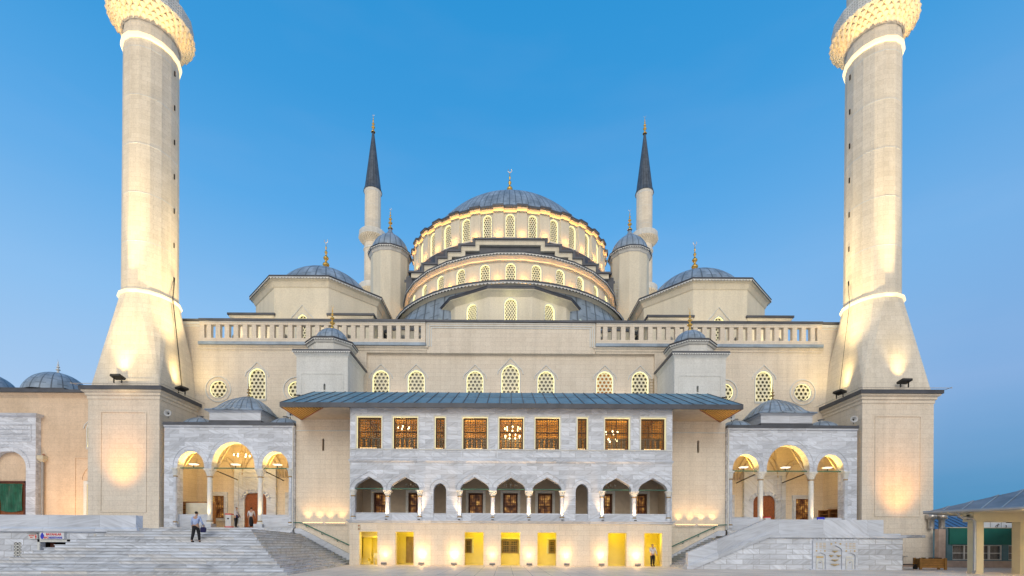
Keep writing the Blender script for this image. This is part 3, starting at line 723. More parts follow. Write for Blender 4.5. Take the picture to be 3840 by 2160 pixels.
for k in range(30):
    for a, r in ((-3.3,0),(3.3,0),(3.3001,.32),(8.6999,.32)):
        p = R_(k*12+a); pl.append(((RD+r)*sin(p), DY-EYF*(RD+r)*cos(p)))
hd = {(4*k) % 120: [at_(wd, 0, 40.8)] for k in range(-8, 9)}
m = MB(); tr = poly_wall(m, pl, 39.3, 44.0, hd, .4); m.obj('dome_drum', 'plaster', MQ)
for i in hd: lattice_window(MQ, 'wd', wd, (tr[i][0].x, tr[i][0].y, 40.8), tr[i][1], .30, surround=.09, strip=.1)
m = MB().loft([ringpts(pl, 0, DY, o, z) for o, z in ((-.1,43.98),(.02,44.1),(.10,44.2),(.30,44.4),(.30,44.5))], True, True); m.obj('drum_cornice', 'plaster', MQ)
MB().loft([ringpts(pl, 0, DY, o, z) for o, z in ((.0,43.96),(.20,43.98),(.20,44.04))], True, True).obj('ledge', 'plaster', MQ)
MB().loft([ringpts(pl, 0, DY, o, 44.05) for o in (.17, .06)]).obj('light_strip', 'led_orange', MQ)
MB().loft([ringpts(pl, 0, DY, o, z) for o, z in ((.2,44.5),(.46,44.5),(.46,44.78),(-.9,45.15))], True, True).obj('lead_edging', 'lead_dark', MQ)
MB().lathe([(15.9,37.9),(15.7,38.6),(15.2,38.62),(15.1,39.2),(14.8,39.22),(14.7,39.9),(14.42,39.92),(14.4,40.55),(13.9,40.6)], 60, 0, DY, ey=EYF).obj('drum_skirt', 'lead_dark', MQ)
MB().lathe([(15.6,24),(15.6,37.95)], 30, 0, DY, ey=EYF).obj('drum_base', 'lead_dark', MQ)
Rs, z0 = 14.4, 38.2; a0 = math.acos((45.0-z0)/Rs)
MB().lathe([(Rs*sin(a0*(1-i/22)) if i < 22 else .02, z0+Rs*cos(a0*(1-i/22))) for i in range(23)], 120, 0, DY, ey=.95, smooth=True, nu=96, dv=1.55).obj('main_dome', 'lead_dome', MQ)
MB().lathe([(.9,52.3),(.45,52.7),(.3,53.3)], 12, 0, DY, smooth=True).obj('finial_foot', 'gold', MQ)
finial(MQ, (0, DY, 53.2), 6.0, 1.15)
for s in (-1, 1):
    cx, cy = s*15.6, 25.2; P = ngon(cx, cy, 2.45, 12); m = MB(); poly_wall(m, P, 20.3, 38.8); m.obj('turret', 'plaster', MQ)
    poly_cornice(P, cx, cy, 39.3, cream=.45, proj=.28, leadh=.22, topr=-.1, topz=39.35)
    t = MB()
    for i in range(12):
        a, b = P[i], P[(i+1) % 12]
        if (a[1]+b[1])/2 < cy+.6: q = teeth(ringpts([a],cx,cy,.36,0)[0][:2], ringpts([b],cx,cy,.36,0)[0][:2], 38.95, .18, .28); t.add(q.v, q.f)
    t.obj('teeth', 'stone_white', MQ)
    MB().lathe([(2.42,39.3),(2.40,39.6),(2.28,40.1),(2.05,40.6),(1.72,41.05),(1.3,41.45),(.85,41.8),(.5,42.1),(.28,42.45),(.17,42.9)], 40, cx, cy, smooth=True, nu=20, dv=9).obj('turret_dome', 'lead_dome', MQ)
    finial(MQ, (cx, cy, 42.8), 2.9, 1.15, 'gold')
lad = thing('roof_ladder', 'tall white metal ladder fixed up the right round turret', 'ladder', (13.15, 22.6, 26))
for x in (0, .45): MB().tube([(x,0,0),(x,0,9)], .03, 4).obj('rail', 'white_paint', lad)
rg0 = MB().box(.03, .42, -.02, .02, .2, .24).obj('rung', 'white_paint', lad)
for i in range(1, 22): copy_tree(rg0, lad, (0, 0, i*.4))
# ------------------------------------------------------------------ side porches
def porch(s):
    c = s*23.4
    T = thing('entrance_porch', ('left' if s < 0 else 'right')+'', 'porch')
    T['label'] = 'marble entrance porch with three arches behind the wide front stairs, people under it' if s < 0 else 'marble entrance porch with three arches above the fountain wall, shoe rack inside'
    Y = 2.95; sp = [(c-4.7,c-2.43), (c-1.82,c+1.82), (c+2.43,c+4.7)]
    za = {sp[0]: 9.4, sp[1]: 10.2, sp[2]: 9.4}; zs = 7.97
    xl, xr = sorted((s*18.22, s*29.2))
    hole = [(sp[0][0], 3.0), (sp[-1][1], 3.0)]
    for a, b in reversed(sp):
        h = za[(a, b)]-zs; hw = (b-a)/2
        hole += arch((a+b)/2, zs, hw, zs, za[(a,b)], 'pointed' if h <= hw else 'pt', 10)[2:] if h <= hw else [((a+b)/2+hw*cos(t), zs+h*(sin(t)**.92)) for t in [pi*i/20 for i in range(21)]]
    MB().plate(rectp(xl, xr, 3.0, 11.45), [hole], Y, .75).obj('arcade_wall', 'marble', T)
    am = MB()
    for a, b in sp:
        h = za[(a, b)]-zs; hw = (b-a)/2; h2 = h+.42; w2 = hw+.36
        am.tube([((a+b)/2+w2*cos(t), Y-.01, zs+h2*(sin(t)**.92)) for t in [pi*i/20 for i in range(21)]], .03, 4)
    am.obj('arch_moulding', 'marble_smooth', T)
    for q in (-2.15, 2.15):
        cc = column(.21, 3.3, 7.3, zs, parent=T, mat='stone_white')
        light('SPOT', (c+q+.1, Y-.25, 3.4), 420, (1,.64,.28), (c+q, Y+.36, 6.5), .05, 45, 1); cc.location = (c+q, Y+.36, 0)
        MB().box(c+q-.36, c+q+.36, Y-.1, Y+.7, 3.0, 3.3).obj('plinth', 'marble_smooth', T)
    for q in (-4.85, 4.85):
        cc = column(.15, 3.2, 7.3, zs, parent=T, capr=1.7); cc.location = (c+q, Y+.02, 0)
    for a, b in (sp[0], sp[2]): MB().box(a-.2, b+.2, Y+.25, Y+.45, 3.0, 4.1).obj('parapet', 'marble_smooth', T)
    MB().tube([(sp[0][0], Y+.4, 8.05), (sp[2][1], Y+.4, 8.05)], .05, 6).obj('tie_rod', 'green_iron', T)
    for q in (-2.1, 2.1): MB().tube([(c+q, Y+.5, 8.0), (c+q, 7.7, 7.6)], .05, 6).obj('tie_rod', 'metal_dark', T)
    # interior: lunette ribs, ceiling
    m = MB().add([(xl,Y+.75,3.0),(xr,Y+.75,3.0),(xr,7.79,3.0),(xl,7.79,3.0)], [(0,1,2,3)])
    m.obj('porch_floor', 'marble_smooth', T)
    MB().box(xl, xr, Y+.75, 7.79, 11.3, 11.44).obj('porch_ceiling', 'soffit', T)
    rb = MB()
    for a, b in sp:
        h = za[(a, b)]-zs+.5; hw = (b-a)/2+.2
        for dy, k in ((7.7, 1), (7.72, .82)): rb.tube([((a+b)/2+hw*k*cos(t), dy, zs-.1+h*k*(sin(t)**.92)) for t in [pi*i/16 for i in range(17)]], .05, 4)
        # groin ribs from the front piers up to the back wall
        for x0, x1 in ((a, b), (b, a)): rb.tube([(x0+(x1-x0)*k, Y+.7+(7.7-Y-.7)*k, zs+1.6*h*sin(pi*k)*.9) for k in [i/10 for i in range(11)]], .07, 4)
    rb.obj('vault_ribs', 'soffit', T)
    MB().box(xl+.0, xr, Y-.12, 7.7, 11.45, 11.6).obj('cornice', 'marble_smooth', T)
    MB().box(xl-.02, xr+.02, Y-.2, 7.7, 11.602, 11.82).obj('lead_edging', 'lead_dark', T)
    # middle dome on a square base, small domes either side
    cy = 5.4
    MB().box(c-2.2, c+2.2, cy-2.2, cy+2.2, 11.82, 12.1).obj('lead_upstand', 'lead_dark', T)
    b = MB().box(c-2.18, c+2.18, cy-2.18, cy+2.18, 12.1, 12.75); b.rect(c-2.18, c+2.18, cy-2.18, cy+2.18, [(.02,12.75),(.16,12.86),(.16,12.92)], True); b.obj('dome_base', 'marble_smooth', T)
    rings = []; prof = [(2.50,12.92),(2.50,13.02),(2.26,13.08),(2.06,13.3),(1.88,13.62),(1.6,13.95),(1.15,14.3),(.6,14.56),(.12,14.72)]
    for j, (r, z) in enumerate(prof):
        k = j/(len(prof)-1); rg = []
        for i in range(32):
            a = i*2*pi/32; sq = 1/max(abs(cos(a)), abs(sin(a))); f = sq*(1-k)+1*k; f = f if j < 2 else f*(1-.04*k); rg.append((c+r*f*sin(a), cy-r*f*cos(a), z))
        rings.append(rg)
    MB().loft(rings, True, True, smooth=False, nu=16, vs=[i*.45 for i in range(len(prof))]).obj('porch_dome', 'lead_dome', T)
    rib = MB()
    for i in range(0, 32, 2): rib.tube([Vector(rg[i])+Vector((0,0,.02)) for rg in rings[2:]], .03, 4)
    rib.obj('dome_ribs', 'lead', T)
    finial(T, (c, cy, 14.7), 1.55, 1.3, 'bronze')
    for q in (-3.75, 3.75):
        MB().lathe(cap(0, 0, 11.8, 1.5, .8), 24, c+q, 4.5, smooth=True, nu=12, dv=.5).obj('small_dome', 'lead_dome', T)
        MB().lathe([(.2,12.55),(.2,12.7),(.3,12.74),(.02,12.8)], 8, c+q, 4.5).obj('dome_cap', 'metal_grey', T)
    # portal and grilled windows on the back wall
    p = s*23.9; yb = 7.8; m = MB()
    m.plate(rectp(p-1.95, p+1.95, 3.0, 8.75), [[(p-1.55,3.01),(p+1.55,3.01),(p+1.55,8.3),(p-1.55,8.3)]], yb-.3, .299)
    m.plate(rectp(p-1.55, p+1.55, 3.01, 8.3), [arch(p, 3.012, 1.03, 5.75, 6.45, 'pointed', 6), rectp(p-1.2, p+1.2, 7.0, 7.9)], yb-.2, .199)
    m.tube([(x, yb-.22, z) for x, z in arch(p, 5.6, 1.3, 5.8, 6.8, 'pointed', 8)[2:]], .09, 4)
    for i in range(9):
        t = pi*(i+.5)/9; m.tube([(p+1.12*cos(t), yb-.23, 5.8+.72*sin(t)), (p+1.42*cos(t), yb-.25, 5.85+1.05*sin(t))], .10, 5)
    por = m.obj('portal', 'marble_smooth', T)
    m2 = MB().plate(rectp(p-1.2, p+1.2, 7.0, 7.9), [], yb-.12, .05)
    for r in range(3):
        for i in range(15):
            x = p-1.08+i*.15; z = 7.15+r*.25; m2.tube([(x, yb-.13, z), (x+.07+.05*sin(i*2.1+r), yb-.14, z+.08+.06*sin(i*3.3+r)), (x+.13, yb-.13, z+.02)], .018, 3)
    m2.obj('carved_panel', 'marble_smooth', por)
    dr = MB().plate(arch(p, 3.012, 1.02, 5.75, 6.43, 'pointed', 6), [], yb-.08, .07)
    for q in (-.95, .08):
        for z in (3.3, 4.5): dr.plate(rectp(p+q, p+q+.87, z, z+1.0), [rectp(p+q+.07, p+q+.80, z+.07, z+.93)], yb-.11, .03)
    dr.obj('double_door', 'door_wood', por)
    for q, hw in ((27.55, .62), (20.2, .62)):
        x = s*q; w = MB().plate(rectp(x-.95, x+.95, 3.75, 6.5), [rectp(x-hw, x+hw, 4.05, 6.15)], yb-.1, .099).obj('window', 'marble_smooth', T)
        g = MB()
        for i in range(7): g.box(x-hw+i*hw/3-.014, x-hw+i*hw/3+.014, yb-.10, yb-.07, 4.06, 6.14)
        for j in range(11): g.box(x-hw, x+hw, yb-.12, yb-.10, 4.06+j*.205-.014, 4.06+j*.205+.014)
        g.obj('iron_grid', 'red_wood', w); MB().box(x-hw+.002, x+hw-.002, yb-.05, yb-.03, 4.052, 6.148).obj('pane', 'lit_pane', w)
    en = 1.0 if s < 0 else .5
    for a, b in sp:     # the arch floodlights sit on the tie rod and throw light up into the vault
        x = (a+b)/2; f = thing('floodlight', 'small white floodlight clamped on the green tie rod of the '+('left' if s < 0 else 'right')+' porch, '+('left arch' if x < c-1 else 'right arch' if x > c+1 else 'middle arch'), 'floodlight', (x, Y+.4, 8.1), 0, 'floodlights on the porch tie rods')
        MB().box(-.02, .02, -.02, .02, 0, .18).obj('bracket', 'metal_dark', f)
        MB().rect(-.26, .26, -.16, .16, [(0,.2),(.06,.26),(.06,.3),(-.0,.32)], True).obj('lamp_head', 'lamp_white', f)
        light('AREA', (x, Y+1.0, 8.3), 130*(en**.4), (1,.58,.09), (x, Y+.75, 12), sx=1.2, sy=.5)
        light('POINT', (x, Y+2.6, 9.0), 42*en, (1,.62,.18), size=.3)
    return T
PL, PR = porch(-1), porch(1)

# ------------------------------------------------------------------ minarets
def make_minaret():
    T = thing('minaret', 'x', 'minaret')
    hb = 3.0; zc = 14.75
    m = MB().box(-hb, hb, -hb, hb, 0, zc-.75); m.obj('pedestal', 'stone', T)
    MB().plate(rectp(-1.95, 1.95, 4.2, 12.7), [rectp(-1.85, 1.85, 4.3, 12.6)], -hb-.06, .06).obj('panel_moulding', 'stone', T)
    m = MB().rect(-hb, hb, -hb, hb, [(.02,zc-1.05),(.06,zc-1.0),(.06,zc-.8),(.16,zc-.7),(.16,zc-.55),(.34,zc-.42),(.34,zc-.3)], True); m.obj('cornice', 'stone', T)
    MB().rect(-hb, hb, -hb, hb, [(.34,zc-.3),(.46,zc-.3),(.46,zc),(.40,zc),(-.1,zc+.12)], True).obj('lead_edging', 'lead_dark', T)
    MB().tube([(-hb-.9,-hb-.7,zc+.06),(hb+.9,-hb-.7,zc+.06)], .025, 4).tube([(-hb-.7,-hb-.9,zc+.06),(-hb-.7,hb,zc+.06)], .025, 4).tube([(hb+.7,-hb-.9,zc+.06),(hb+.7,hb,zc+.06)], .025, 4).obj('rail', 'metal_steel', T)
    # square-to-round base with long triangular facets
    zb, zt = zc+.05, 23.3; bs = []; n = 16; top = [(2.22*sin((i+.5)*2*pi/n), -2.22*cos((i+.5)*2*pi/n), zt) for i in range(n)]
    # square corners and mid points
    h = hb-.12; corner = [(h,-h,zb),(h,h,zb),(-h,h,zb),(-h,-h,zb)]; v = top+corner; f = []
    idx = lambda a: a % n
    for k in range(4):      # each side k: centre facet of the ring at 4k
        c0, c1 = n+(k-1) % 4, n+k
        a = [idx(4*k-2), idx(4*k-1), idx(4*k), idx(4*k+1)]
        # fan of facets from the side's two corners
        f += [(c0, a[1], a[0])[::1], ]
        f[-1] = (c0, a[1], a[0])
        f += [(c0, c1, idx(4*k), idx(4*k-1)), (c1, idx(4*k+1), idx(4*k)), (c1, idx(4*k+2), idx(4*k+1))]
    m = MB(); m.add(v, f); m.obj('tapered_base', 'stone_shaft', T)
    MB().lathe([(2.1,23.1),(2.32,23.16),(2.40,23.25),(2.40,23.36),(2.32,23.45),(2.12,23.5)], 16).obj('ring', 'ring_glow', T)  # stone ring: its floodlit brightness is put in as emission
    def shaft(z0, z1, r0, r1):
        m = MB().lathe([(r0,z0),(r1,z1)], 16)
        m.obj('shaft', 'stone_shaft', T)
        for z in [z0+4.2*i for i in range(1, int((z1-z0-.6)/4.2)+1)]:
            rz_ = r0+(r1-r0)*(z-z0)/(z1-z0); MB().lathe([(rz_*1.001,z-.035),(rz_+.006,z-.03),(rz_+.006,z+.03),(rz_*1.001,z+.035)], 16).obj('band', 'stone_white', T)
    def balcony(zp, r, first):      # zp: top of parapet
        b = MB(); R1 = 3.22; z = zp-2.6; n = 48
        levels = [(r+.05, z), (r+.25, z+.24), (r+.45, z+.48), (r+.65, z+.72), (r+.85, z+.96)]; rings = []
        for j, (rr, zz) in enumerate(levels):
            def zig(rr, ph, d, zz): return [(((rr+(d if (i+ph) % 2 else -d)))*sin(i*2*pi/n), -((rr+(d if (i+ph) % 2 else -d)))*cos(i*2*pi/n), zz-(.22 if (i+ph) % 2 else 0)) for i in range(n)]
            rings += [zig(rr, j, .13, zz), zig(rr+.03, j, .13, zz+.12)]
        rings += [[(R1*.985*sin(i*2*pi/n), -R1*.985*cos(i*2*pi/n), z+1.27) for i in range(n)]]
        b.lathe([(r+.02, z-.05),(r+.30,z+.45),(r+.62,z+.85),(r+.95,z+1.15),(R1*.985,z+1.27)], 32)
        for j in range(5):      # tiers of hanging niches, each staggered against the next
            rj = r+.10+.235*j; zt_ = z+.30+.235*j; K = 32
            for i in range(K):
                a = (i+.5*(j % 2))*2*pi/K; da = .46*2*pi/K
                P_ = lambda rr, aa, zz: (rr*sin(aa), -rr*cos(aa), zz)
                TL, TR, TT_ = P_(rj+.16, a-da, zt_), P_(rj+.16, a+da, zt_), P_(rj+.03, a, zt_-.36)
                TM = P_(rj+.24, a, zt_+.02); IL, IR = P_(rj-.14, a-da, zt_), P_(rj-.14, a+da, zt_)
                b.add([TL, TM, TR, TT_, IR, IL], [(0,3,1), (1,3,2), (0,5,3), (2,3,4), (5,4,3), (0,1,2,4,5)])
        bal = b.obj('balcony', 'stone_shaft', T)
        MB().lathe([(R1-.05,z+1.27),(R1+.06,z+1.33),(R1+.06,z+1.45),(R1-.02,z+1.5)], 16).obj('rim', 'stone_white', bal)
        p = MB(); K = 16; rr = R1-.06
        for i in range(K):
            a0, a1 = (i-.5)*2*pi/K, (i+.5)*2*pi/K; a = Vector((rr*sin(a0), -rr*cos(a0), 0)); c = Vector((rr*sin(a1), -rr*cos(a1), 0)); L = (c-a).length
            mt = Matrix.Translation((a+c)/2) @ Matrix.Rotation(math.atan2(c.y-a.y, c.x-a.x), 4, 'Z')
            hl = []
            for q in range(6):
                for w in range(4): hl.append([(x, zz) for x, zz in circle(-L/2+L*(q+.5)/6, z+1.67+w*.23, .068, 5)])
            p.plate(rectp(-L/2, L/2, z+1.5, zp), hl, 0, .08, mt)
        p.obj('parapet', 'stone_white', bal)
        MB().lathe([(r, z-1.6), (r+.16,z-1.55),(r+.2,z-1.48),(r+.2,z-1.25),(r+.05,z-1.18)], 16).obj('ring', 'ring_glow' if first else 'stone_white', T)  # lowest ring glows in place of floodlight falling on the stone
    shaft(23.5, 47.0, 2.12, 2.06); balcony(49.4, 2.06, 1); shaft(47.0, 61.2, 2.0, 1.98); balcony(63.5, 1.98, 0); shaft(61.2, 74, 1.94, 1.92); balcony(76.2, 1.92, 0); shaft(74, 86.2, 1.88, 1.86)
    MB().lathe([(1.87,85.6),(2.0,85.9),(2.08,86.3)], 16).obj('ring', 'stone_white', T)
    MB().lathe([(2.2,86.2),(2.12,86.45),(1.9,87.2),(1.0,94.5),(.22,100.8)], 16, nu=16, dv=1.8, capb=True, capt=True).obj('spire', 'lead_spire', T)
    finial(T, (0,0,100.6), 4.6, 1.15)
    sl = MB()
    for i in range(7):
        z = 25.2+i*3.1
        a = R_(90); x, y = 2.10*sin(a), -2.10*cos(a); mt = Matrix.Translation((x, y, 0)) @ Matrix.Rotation(a, 4, 'Z'); sl.box(-.05, .05, -.01, .05, z, z+.45, mt)
        mt = Matrix.Translation((-x, y, 0)) @ Matrix.Rotation(-a, 4, 'Z'); sl.box(-.05, .05, -.01, .05, z, z+.45, mt)
    sl.obj('slit_windows', 'dark_void', T)
    return T
mn = make_minaret(); MX = 32.55
mn.location = (-MX, 5.85, 0); mn['label'] = 'left front minaret, huge lit stone shaft rising past the top edge of the photo'
mn['group'] = 'minarets of the mosque'
copy_tree(mn, None, (MX, 5.85, 0), label='right front minaret, huge lit stone shaft rising past the top edge of the photo')
copy_tree(mn, None, (-MX, 78.1, 0), label='distant slim minaret with dark spire left of the central dome')
copy_tree(mn, None, (MX, 78.1, 0), label='distant slim minaret with dark spire right of the central dome')
FL = (1,.70,.28)
# floodlights standing on the pedestals, and what they light
def flood(x, y, z, tgt, label, group, en, spot=42, col=FL, size=.8):
    f = thing('floodlight', label, 'floodlight', (x, y, z), math.atan2(tgt[1]-y, tgt[0]-x)-pi/2, group)
    MB().box(-.36,-.31,-.05,.05,0,.4).box(.31,.36,-.05,.05,0,.4).obj('bracket', 'metal_dark', f)
    h = MB().box(-.42, .42, -.32, .32, -.09, .09, Matrix.Translation((0,0,.5)) @ Matrix.Rotation(R_(-12), 4, 'X')); h.obj('lamp_head', 'metal_dark', f)
    light('SPOT', (x, y, z+.8), en*.36, col, tgt, .5, spot, 1); return f
for s in (-1, 1):
    sd = 'left' if s < 0 else 'right'
    flood(s*MX+s*.2, 2.45, 14.95, (s*MX+s*.1, 5.0, 23), 'black floodlight on the front cornice of the %s minaret pedestal' % sd, 'floodlights on the minaret pedestals', 2400, 62)
    flood(s*(MX-3.5), 4.9, 14.8, (s*(MX-1.0), 5.4, 22), 'black floodlight on the inner side cornice of the %s minaret pedestal' % sd, 'floodlights on the minaret pedestals', 2600, 58)
    # narrow beams from the pedestal floods, up the shafts to the balconies
    for dx, dy, e in ((-s*.3, -3.45, 75000), (-s*3.5, 0, 40000)):
        light('SPOT', (s*MX+dx, 5.85+dy, 16.0), e, (1,.72,.34), (s*MX+dx*.75, 5.85+dy*.75, 36), .12, 15, 1.0)
    light('SPOT', (s*24.5, 3.2, 13.6), 17000, (1,.72,.33), (s*MX, 5.85, 28), .3, 34, 1.0)  # added washes, no fittings: shafts, tapered base, rear minaret, turret, octagon
    light('SPOT', (s*(MX-4), -14, .4), 26000, (1,.72,.33), (s*MX, 5.85, 27), .3, 21, 1.0)
    light('SPOT', (s*(MX-3), -14, .4), 22000, (1,.72,.33), (s*MX, 4.5, 19.5), .3, 15, 1.0)
    light('SPOT', (s*24, 50, 22), 42000, (1,.80,.50), (s*MX, 78.1, 70), .4, 34, 1.0)
    light('SPOT', (s*12, 12.5, 22), 500, (1,.74,.42), (s*15.6, 25.2, 34), .4, 40, 1.0)
    light('SPOT', (s*26, 9.5, 21), 350, (1,.78,.46), (s*20.9, 14, 27), .4, 80, 1.0)
    for a in range(-100, 101, 40):
        ph = R_(a); light('SPOT', (s*MX+3.0*sin(ph), 5.85-3.0*cos(ph), 46.2), 46, (1,.48,.06), (s*MX+2.7*sin(ph), 5.85-2.7*cos(ph), 49), .1, 110, .8)
    for ph in (0,):   # amber wall washers on the pedestal faces
        light('SPOT', (s*MX, -.6, 2.6 if s > 0 else 4.6), 1900, (1,.44,.09), (s*MX, 2.85, 7.0 if s > 0 else 8.9), .5, 52, 1)

# ------------------------------------------------------------------ drum and ring lighting
for k in range(-8, 8):      # amber uplights on the drum, between windows
    p = R_(k*12+6); x, y = (RD+.75)*sin(p), DY-EYF*(RD+.75)*cos(p)
    light('POINT', ((RD+.78)*sin(p), DY-EYF*(RD+.78)*cos(p), 41.15), 26, (1,.45,.09), size=.06)
for k in range(-6, 6):
    p = R_(k*12+6); x, y = (RS+.55)*sin(p), SY-(RS+.55)*cos(p)
    light('POINT', ((RS+.45)*sin(p), SY-(RS+.45)*cos(p), 29.2), 24, (1,.45,.09), size=.06)
for i in (-2, -1, 0, 1, 2):
    p = R_(i*30); light('POINT', (8.45*sin(p), EY-8.45*cos(p), 25.1), 9, (1,.93,.50), size=.1)
for s in (-1, 1):       # amber washes at the foot of turrets and corner octagons
    light('SPOT', (s*14.2, 21.6, 24), 1500, (1,.55,.18), (s*15.4, 24, 29), .2, 80, 1)
    light('SPOT', (s*16.4, 22, 27), 700, (1,.58,.22), (s*16.3, 24, 31), .2, 70, 1)
    light('SPOT', (s*27.5, 9.8, 22), 110, (1,.72,.42), (s*24.8, 12.2, 26), .2, 90, 1)
    light('SPOT', (s*18, 9.2, 22), 110, (1,.72,.42), (s*18.5, 11, 26), .2, 100, 1)
    light('SPOT', (s*29.3, 4.6, 15.5), 420, (1,.72,.30), (s*28.6, 7.8, 20), .2, 110, 1)
for x in (-10.6, 10.6, 0): light('POINT', (x, 7.0, 14.9), 45, (1,.66,.42), size=.3)

# ------------------------------------------------------------------ lamps of the front
for i, px in enumerate((970, 1063, 1144, 1239, 1331, 1424, 1510, 1600)):
    x = (px-1284.5)*.0311; nm = ['first', 'second', 'third', 'fourth', 'fifth', 'sixth', 'seventh', 'eighth'][i]
    f = thing('ground_uplight', 'small grey paving lamp against the ground floor wall, %s of eight from left' % nm, 'uplight', (x, -.5, 0), 0, 'uplights along the ground floor wall')
    MB().box(-.03,.03,-.03,.03,0,.12).box(-.12,.12,-.06,.06,0,.02).obj('stand', 'metal_grey', f)
    MB().box(-.22, .22, -.10, .10, -.05, .05, Matrix.Translation((0,0,.16)) @ Matrix.Rotation(R_(-35), 4, 'X')).obj('lamp_head', 'metal_grey', f)
    e = [18, 34, 32, 16, 18, 20, 24, 26][i]
    light('POINT', (x, -.40, .75), e*.95, (1,.60,.24), size=.10)
    light('SPOT', (x, -.52, .25), e*7, (1,.58,.22), (x, 0, 1.5), .1, 80, 1)
for s in (-1, 1):
    for k, x in enumerate((14.35, 16.25)):
        xx = s*x; q = MB().box(-.85, .85, -.05, .05, 0, .05)
        f = thing('led_bar', 'row of small amber lamps on the %s stair tower wall, %s bar' % ('left' if s < 0 else 'right', 'inner' if k == 0 else 'outer'), 'lamp bar', (xx+s*.4, 2.95, 3.35), 0, 'amber lamp bars on the stair towers')
        q.obj('housing', 'metal_grey', f); q = MB()
        for i in range(13): q.box(-.80+i*.128, -.72+i*.128, -.06, .0, .052, .10)
        q.obj('bulbs', 'bulb_small', f)
        for d in (-.5, .5): light('SPOT', (xx+s*.4+d, 2.65, 3.4), 130, (1,.56,.20), (xx+s*.4+d, 3.2, 5.0), .1, 70, 1)
for x in (-9.69, -7.12, -4.0, -1.415, 1.415, 4.0, 7.12, 9.69):
    y0 = -.12 if abs(x) in (9.69, 1.415) else -.28
    f = thing('column_lamp', 'little lamp on the ledge at the foot of the arcade column %.1f m %s of the centre' % (abs(x), 'left' if x < 0 else 'right'), 'lamp', (x, y0-.1, 3.56), 0, 'lamps at the arcade column feet')
    f['label'] = {-9.69:'little lamp at the foot of the leftmost free arcade column',-7.12:'little lamp at the half column left of the left narrow arch',-4.0:'little lamp at the half column right of the left narrow arch',-1.415:'little lamp at the column left of the central arch',1.415:'little lamp at the column right of the central arch',4.0:'little lamp at the half column left of the right narrow arch',7.12:'little lamp at the half column right of the right narrow arch',9.69:'little lamp at the foot of the rightmost free arcade column'}[x]
    MB().box(-.09, .09, -.05, .05, 0, .06).obj('lamp_body', 'metal_dark', f)
    light('SPOT', (x, y0-.06, 3.68), 430, (1,.60,.27), (x, y0+.22, 5.2), .03, 60, 1)
# ------------------------------------------------------------------ ground, stairs, terraces
MB().box(-700, 700, -60, 900, -.5, 0).obj('ground', 'paving', kind='structure')
ST = thing('front_stairs', 'wide marble staircase spreading down to the paving before the left porch', 'stairs')
NS = 15; RH = 2.48/NS
XT = lambda y: -17.6+2.0*(2.9-y)/11.8
XF = lambda y: -12.62+1.5*(-y/13.7)
for i in range(NS):
    z1 = 2.48-RH*i; t = i/NS; yf = -8.9-.32*i; xl = -23.7-.31*i
    xr = lambda y: XT(max(y, -8.9))*(1-t)+XF(y)*t
    def poly(o): return [(xl-o if i else -60, yf-o), (xr(yf)+o, yf-o), (xr(2.9)+o, 2.9), (xl-o if i else -60, 2.9 if i == 0 else -8.9+.6)]
    if i == 0:
        P0 = [(-60,-8.9),(xr(-8.9),-8.9),(xr(2.9),2.9),(-60,2.9)]; P1 = [(-60,-8.9-.03),(xr(-8.9)+.03,-8.9-.03),(xr(2.9)+.03,2.9),(-60,2.9)]
    else:
        P0 = [(xl,yf),(xr(yf),yf),(xr(2.9),2.9),(-17.5,2.9),(-20,-8.2),(xl,-8.2)]; P1 = [(xl-.03,yf-.03),(xr(yf)+.03,yf-.03),(xr(2.9)+.03,2.9),(-17.5,2.9),(-20,-8.2),(xl-.03,-8.2)]
    so = MB().prism(P0, z1-RH+.0, z1-.05).prism(P1, z1-.034, z1).obj('landing' if i == 0 else 'step', 'marble_step' , ST)
    MB().prism([((x+.02 if x < -22 and i else x-.02), y_+(.02 if y_ < -8.5 else 0)) for x, y_ in P0], z1-.0495, z1-.0345).obj('nosing_shadow', 'nosing_shade', so)  # dark strip under the nosing stands in for its shadow line
MB().box(-29.3, -18.25, 2.3, 2.94, 2.481, 2.65).box(-29.3, -18.25, 2.6, 2.94, 2.651, 2.82).box(-29.3,-18.25,2.8,2.95,2.821,2.99).obj('step', 'marble_step', ST)
MB().box(-60, -29.2, 2.9, 8, 0, 2.99).obj('terrace_fill', 'marble_step', ST)
# retaining wall with the washroom door, left
RW = thing('terrace_wall', 'veined marble retaining wall with washroom door and thick parapet, bottom left', 'wall')
MB().plate(rectp(-60, -22.9, 0, 2.2), [rectp(-28.15, -26.55, 0.01, 1.62), rectp(-29.75, -29.3, .5, 1.6)], -8.95, .3).obj('wall_face', 'marble_wall', RW)
MB().rect(-60, -22.4, -9.0, -8.0, [(.0,2.2),(.10,2.26),(.10,2.42),(.02,2.5),(0,2.52)], True).obj('coping', 'marble_smooth', RW)
MB().box(-60, -22.62, -8.75, -8.2, 2.522, 3.26).obj('parapet', 'marble_smooth', RW)
MB().box(-28.3, -28.16, -9.0, -8.9, 0, 1.78).box(-26.54, -26.4, -9.0, -8.9, 0, 1.78).box(-28.3, -26.4, -9.0, -8.9, 1.63, 1.78).obj('door_frame', 'stone_white', RW)
MB().box(-28.15, -26.55, -8.0, -7.9, 0, 1.62).box(-28.2, -28.151, -8.64, -7.9, 0, 1.62).obj('door_recess', 'dark_void', RW)
MB().box(-28.0, -27.75, -8.5, -8.4, 0, 1.6).obj('door_leaf', 'red_wood', RW)
g = MB()
for r in range(6):
    for q in (0, 1):
        x = -29.75+q*.225; z = .5+r*.183; g.tube([(x, -8.93, z), (x+.225, -8.93, z+.183)], .022, 4).tube([(x+.225, -8.93, z), (x, -8.93, z+.183)], .022, 4)
    g.box(-29.75, -29.3, -8.95, -8.91, .5+r*.183-.015, .5+r*.183+.015)
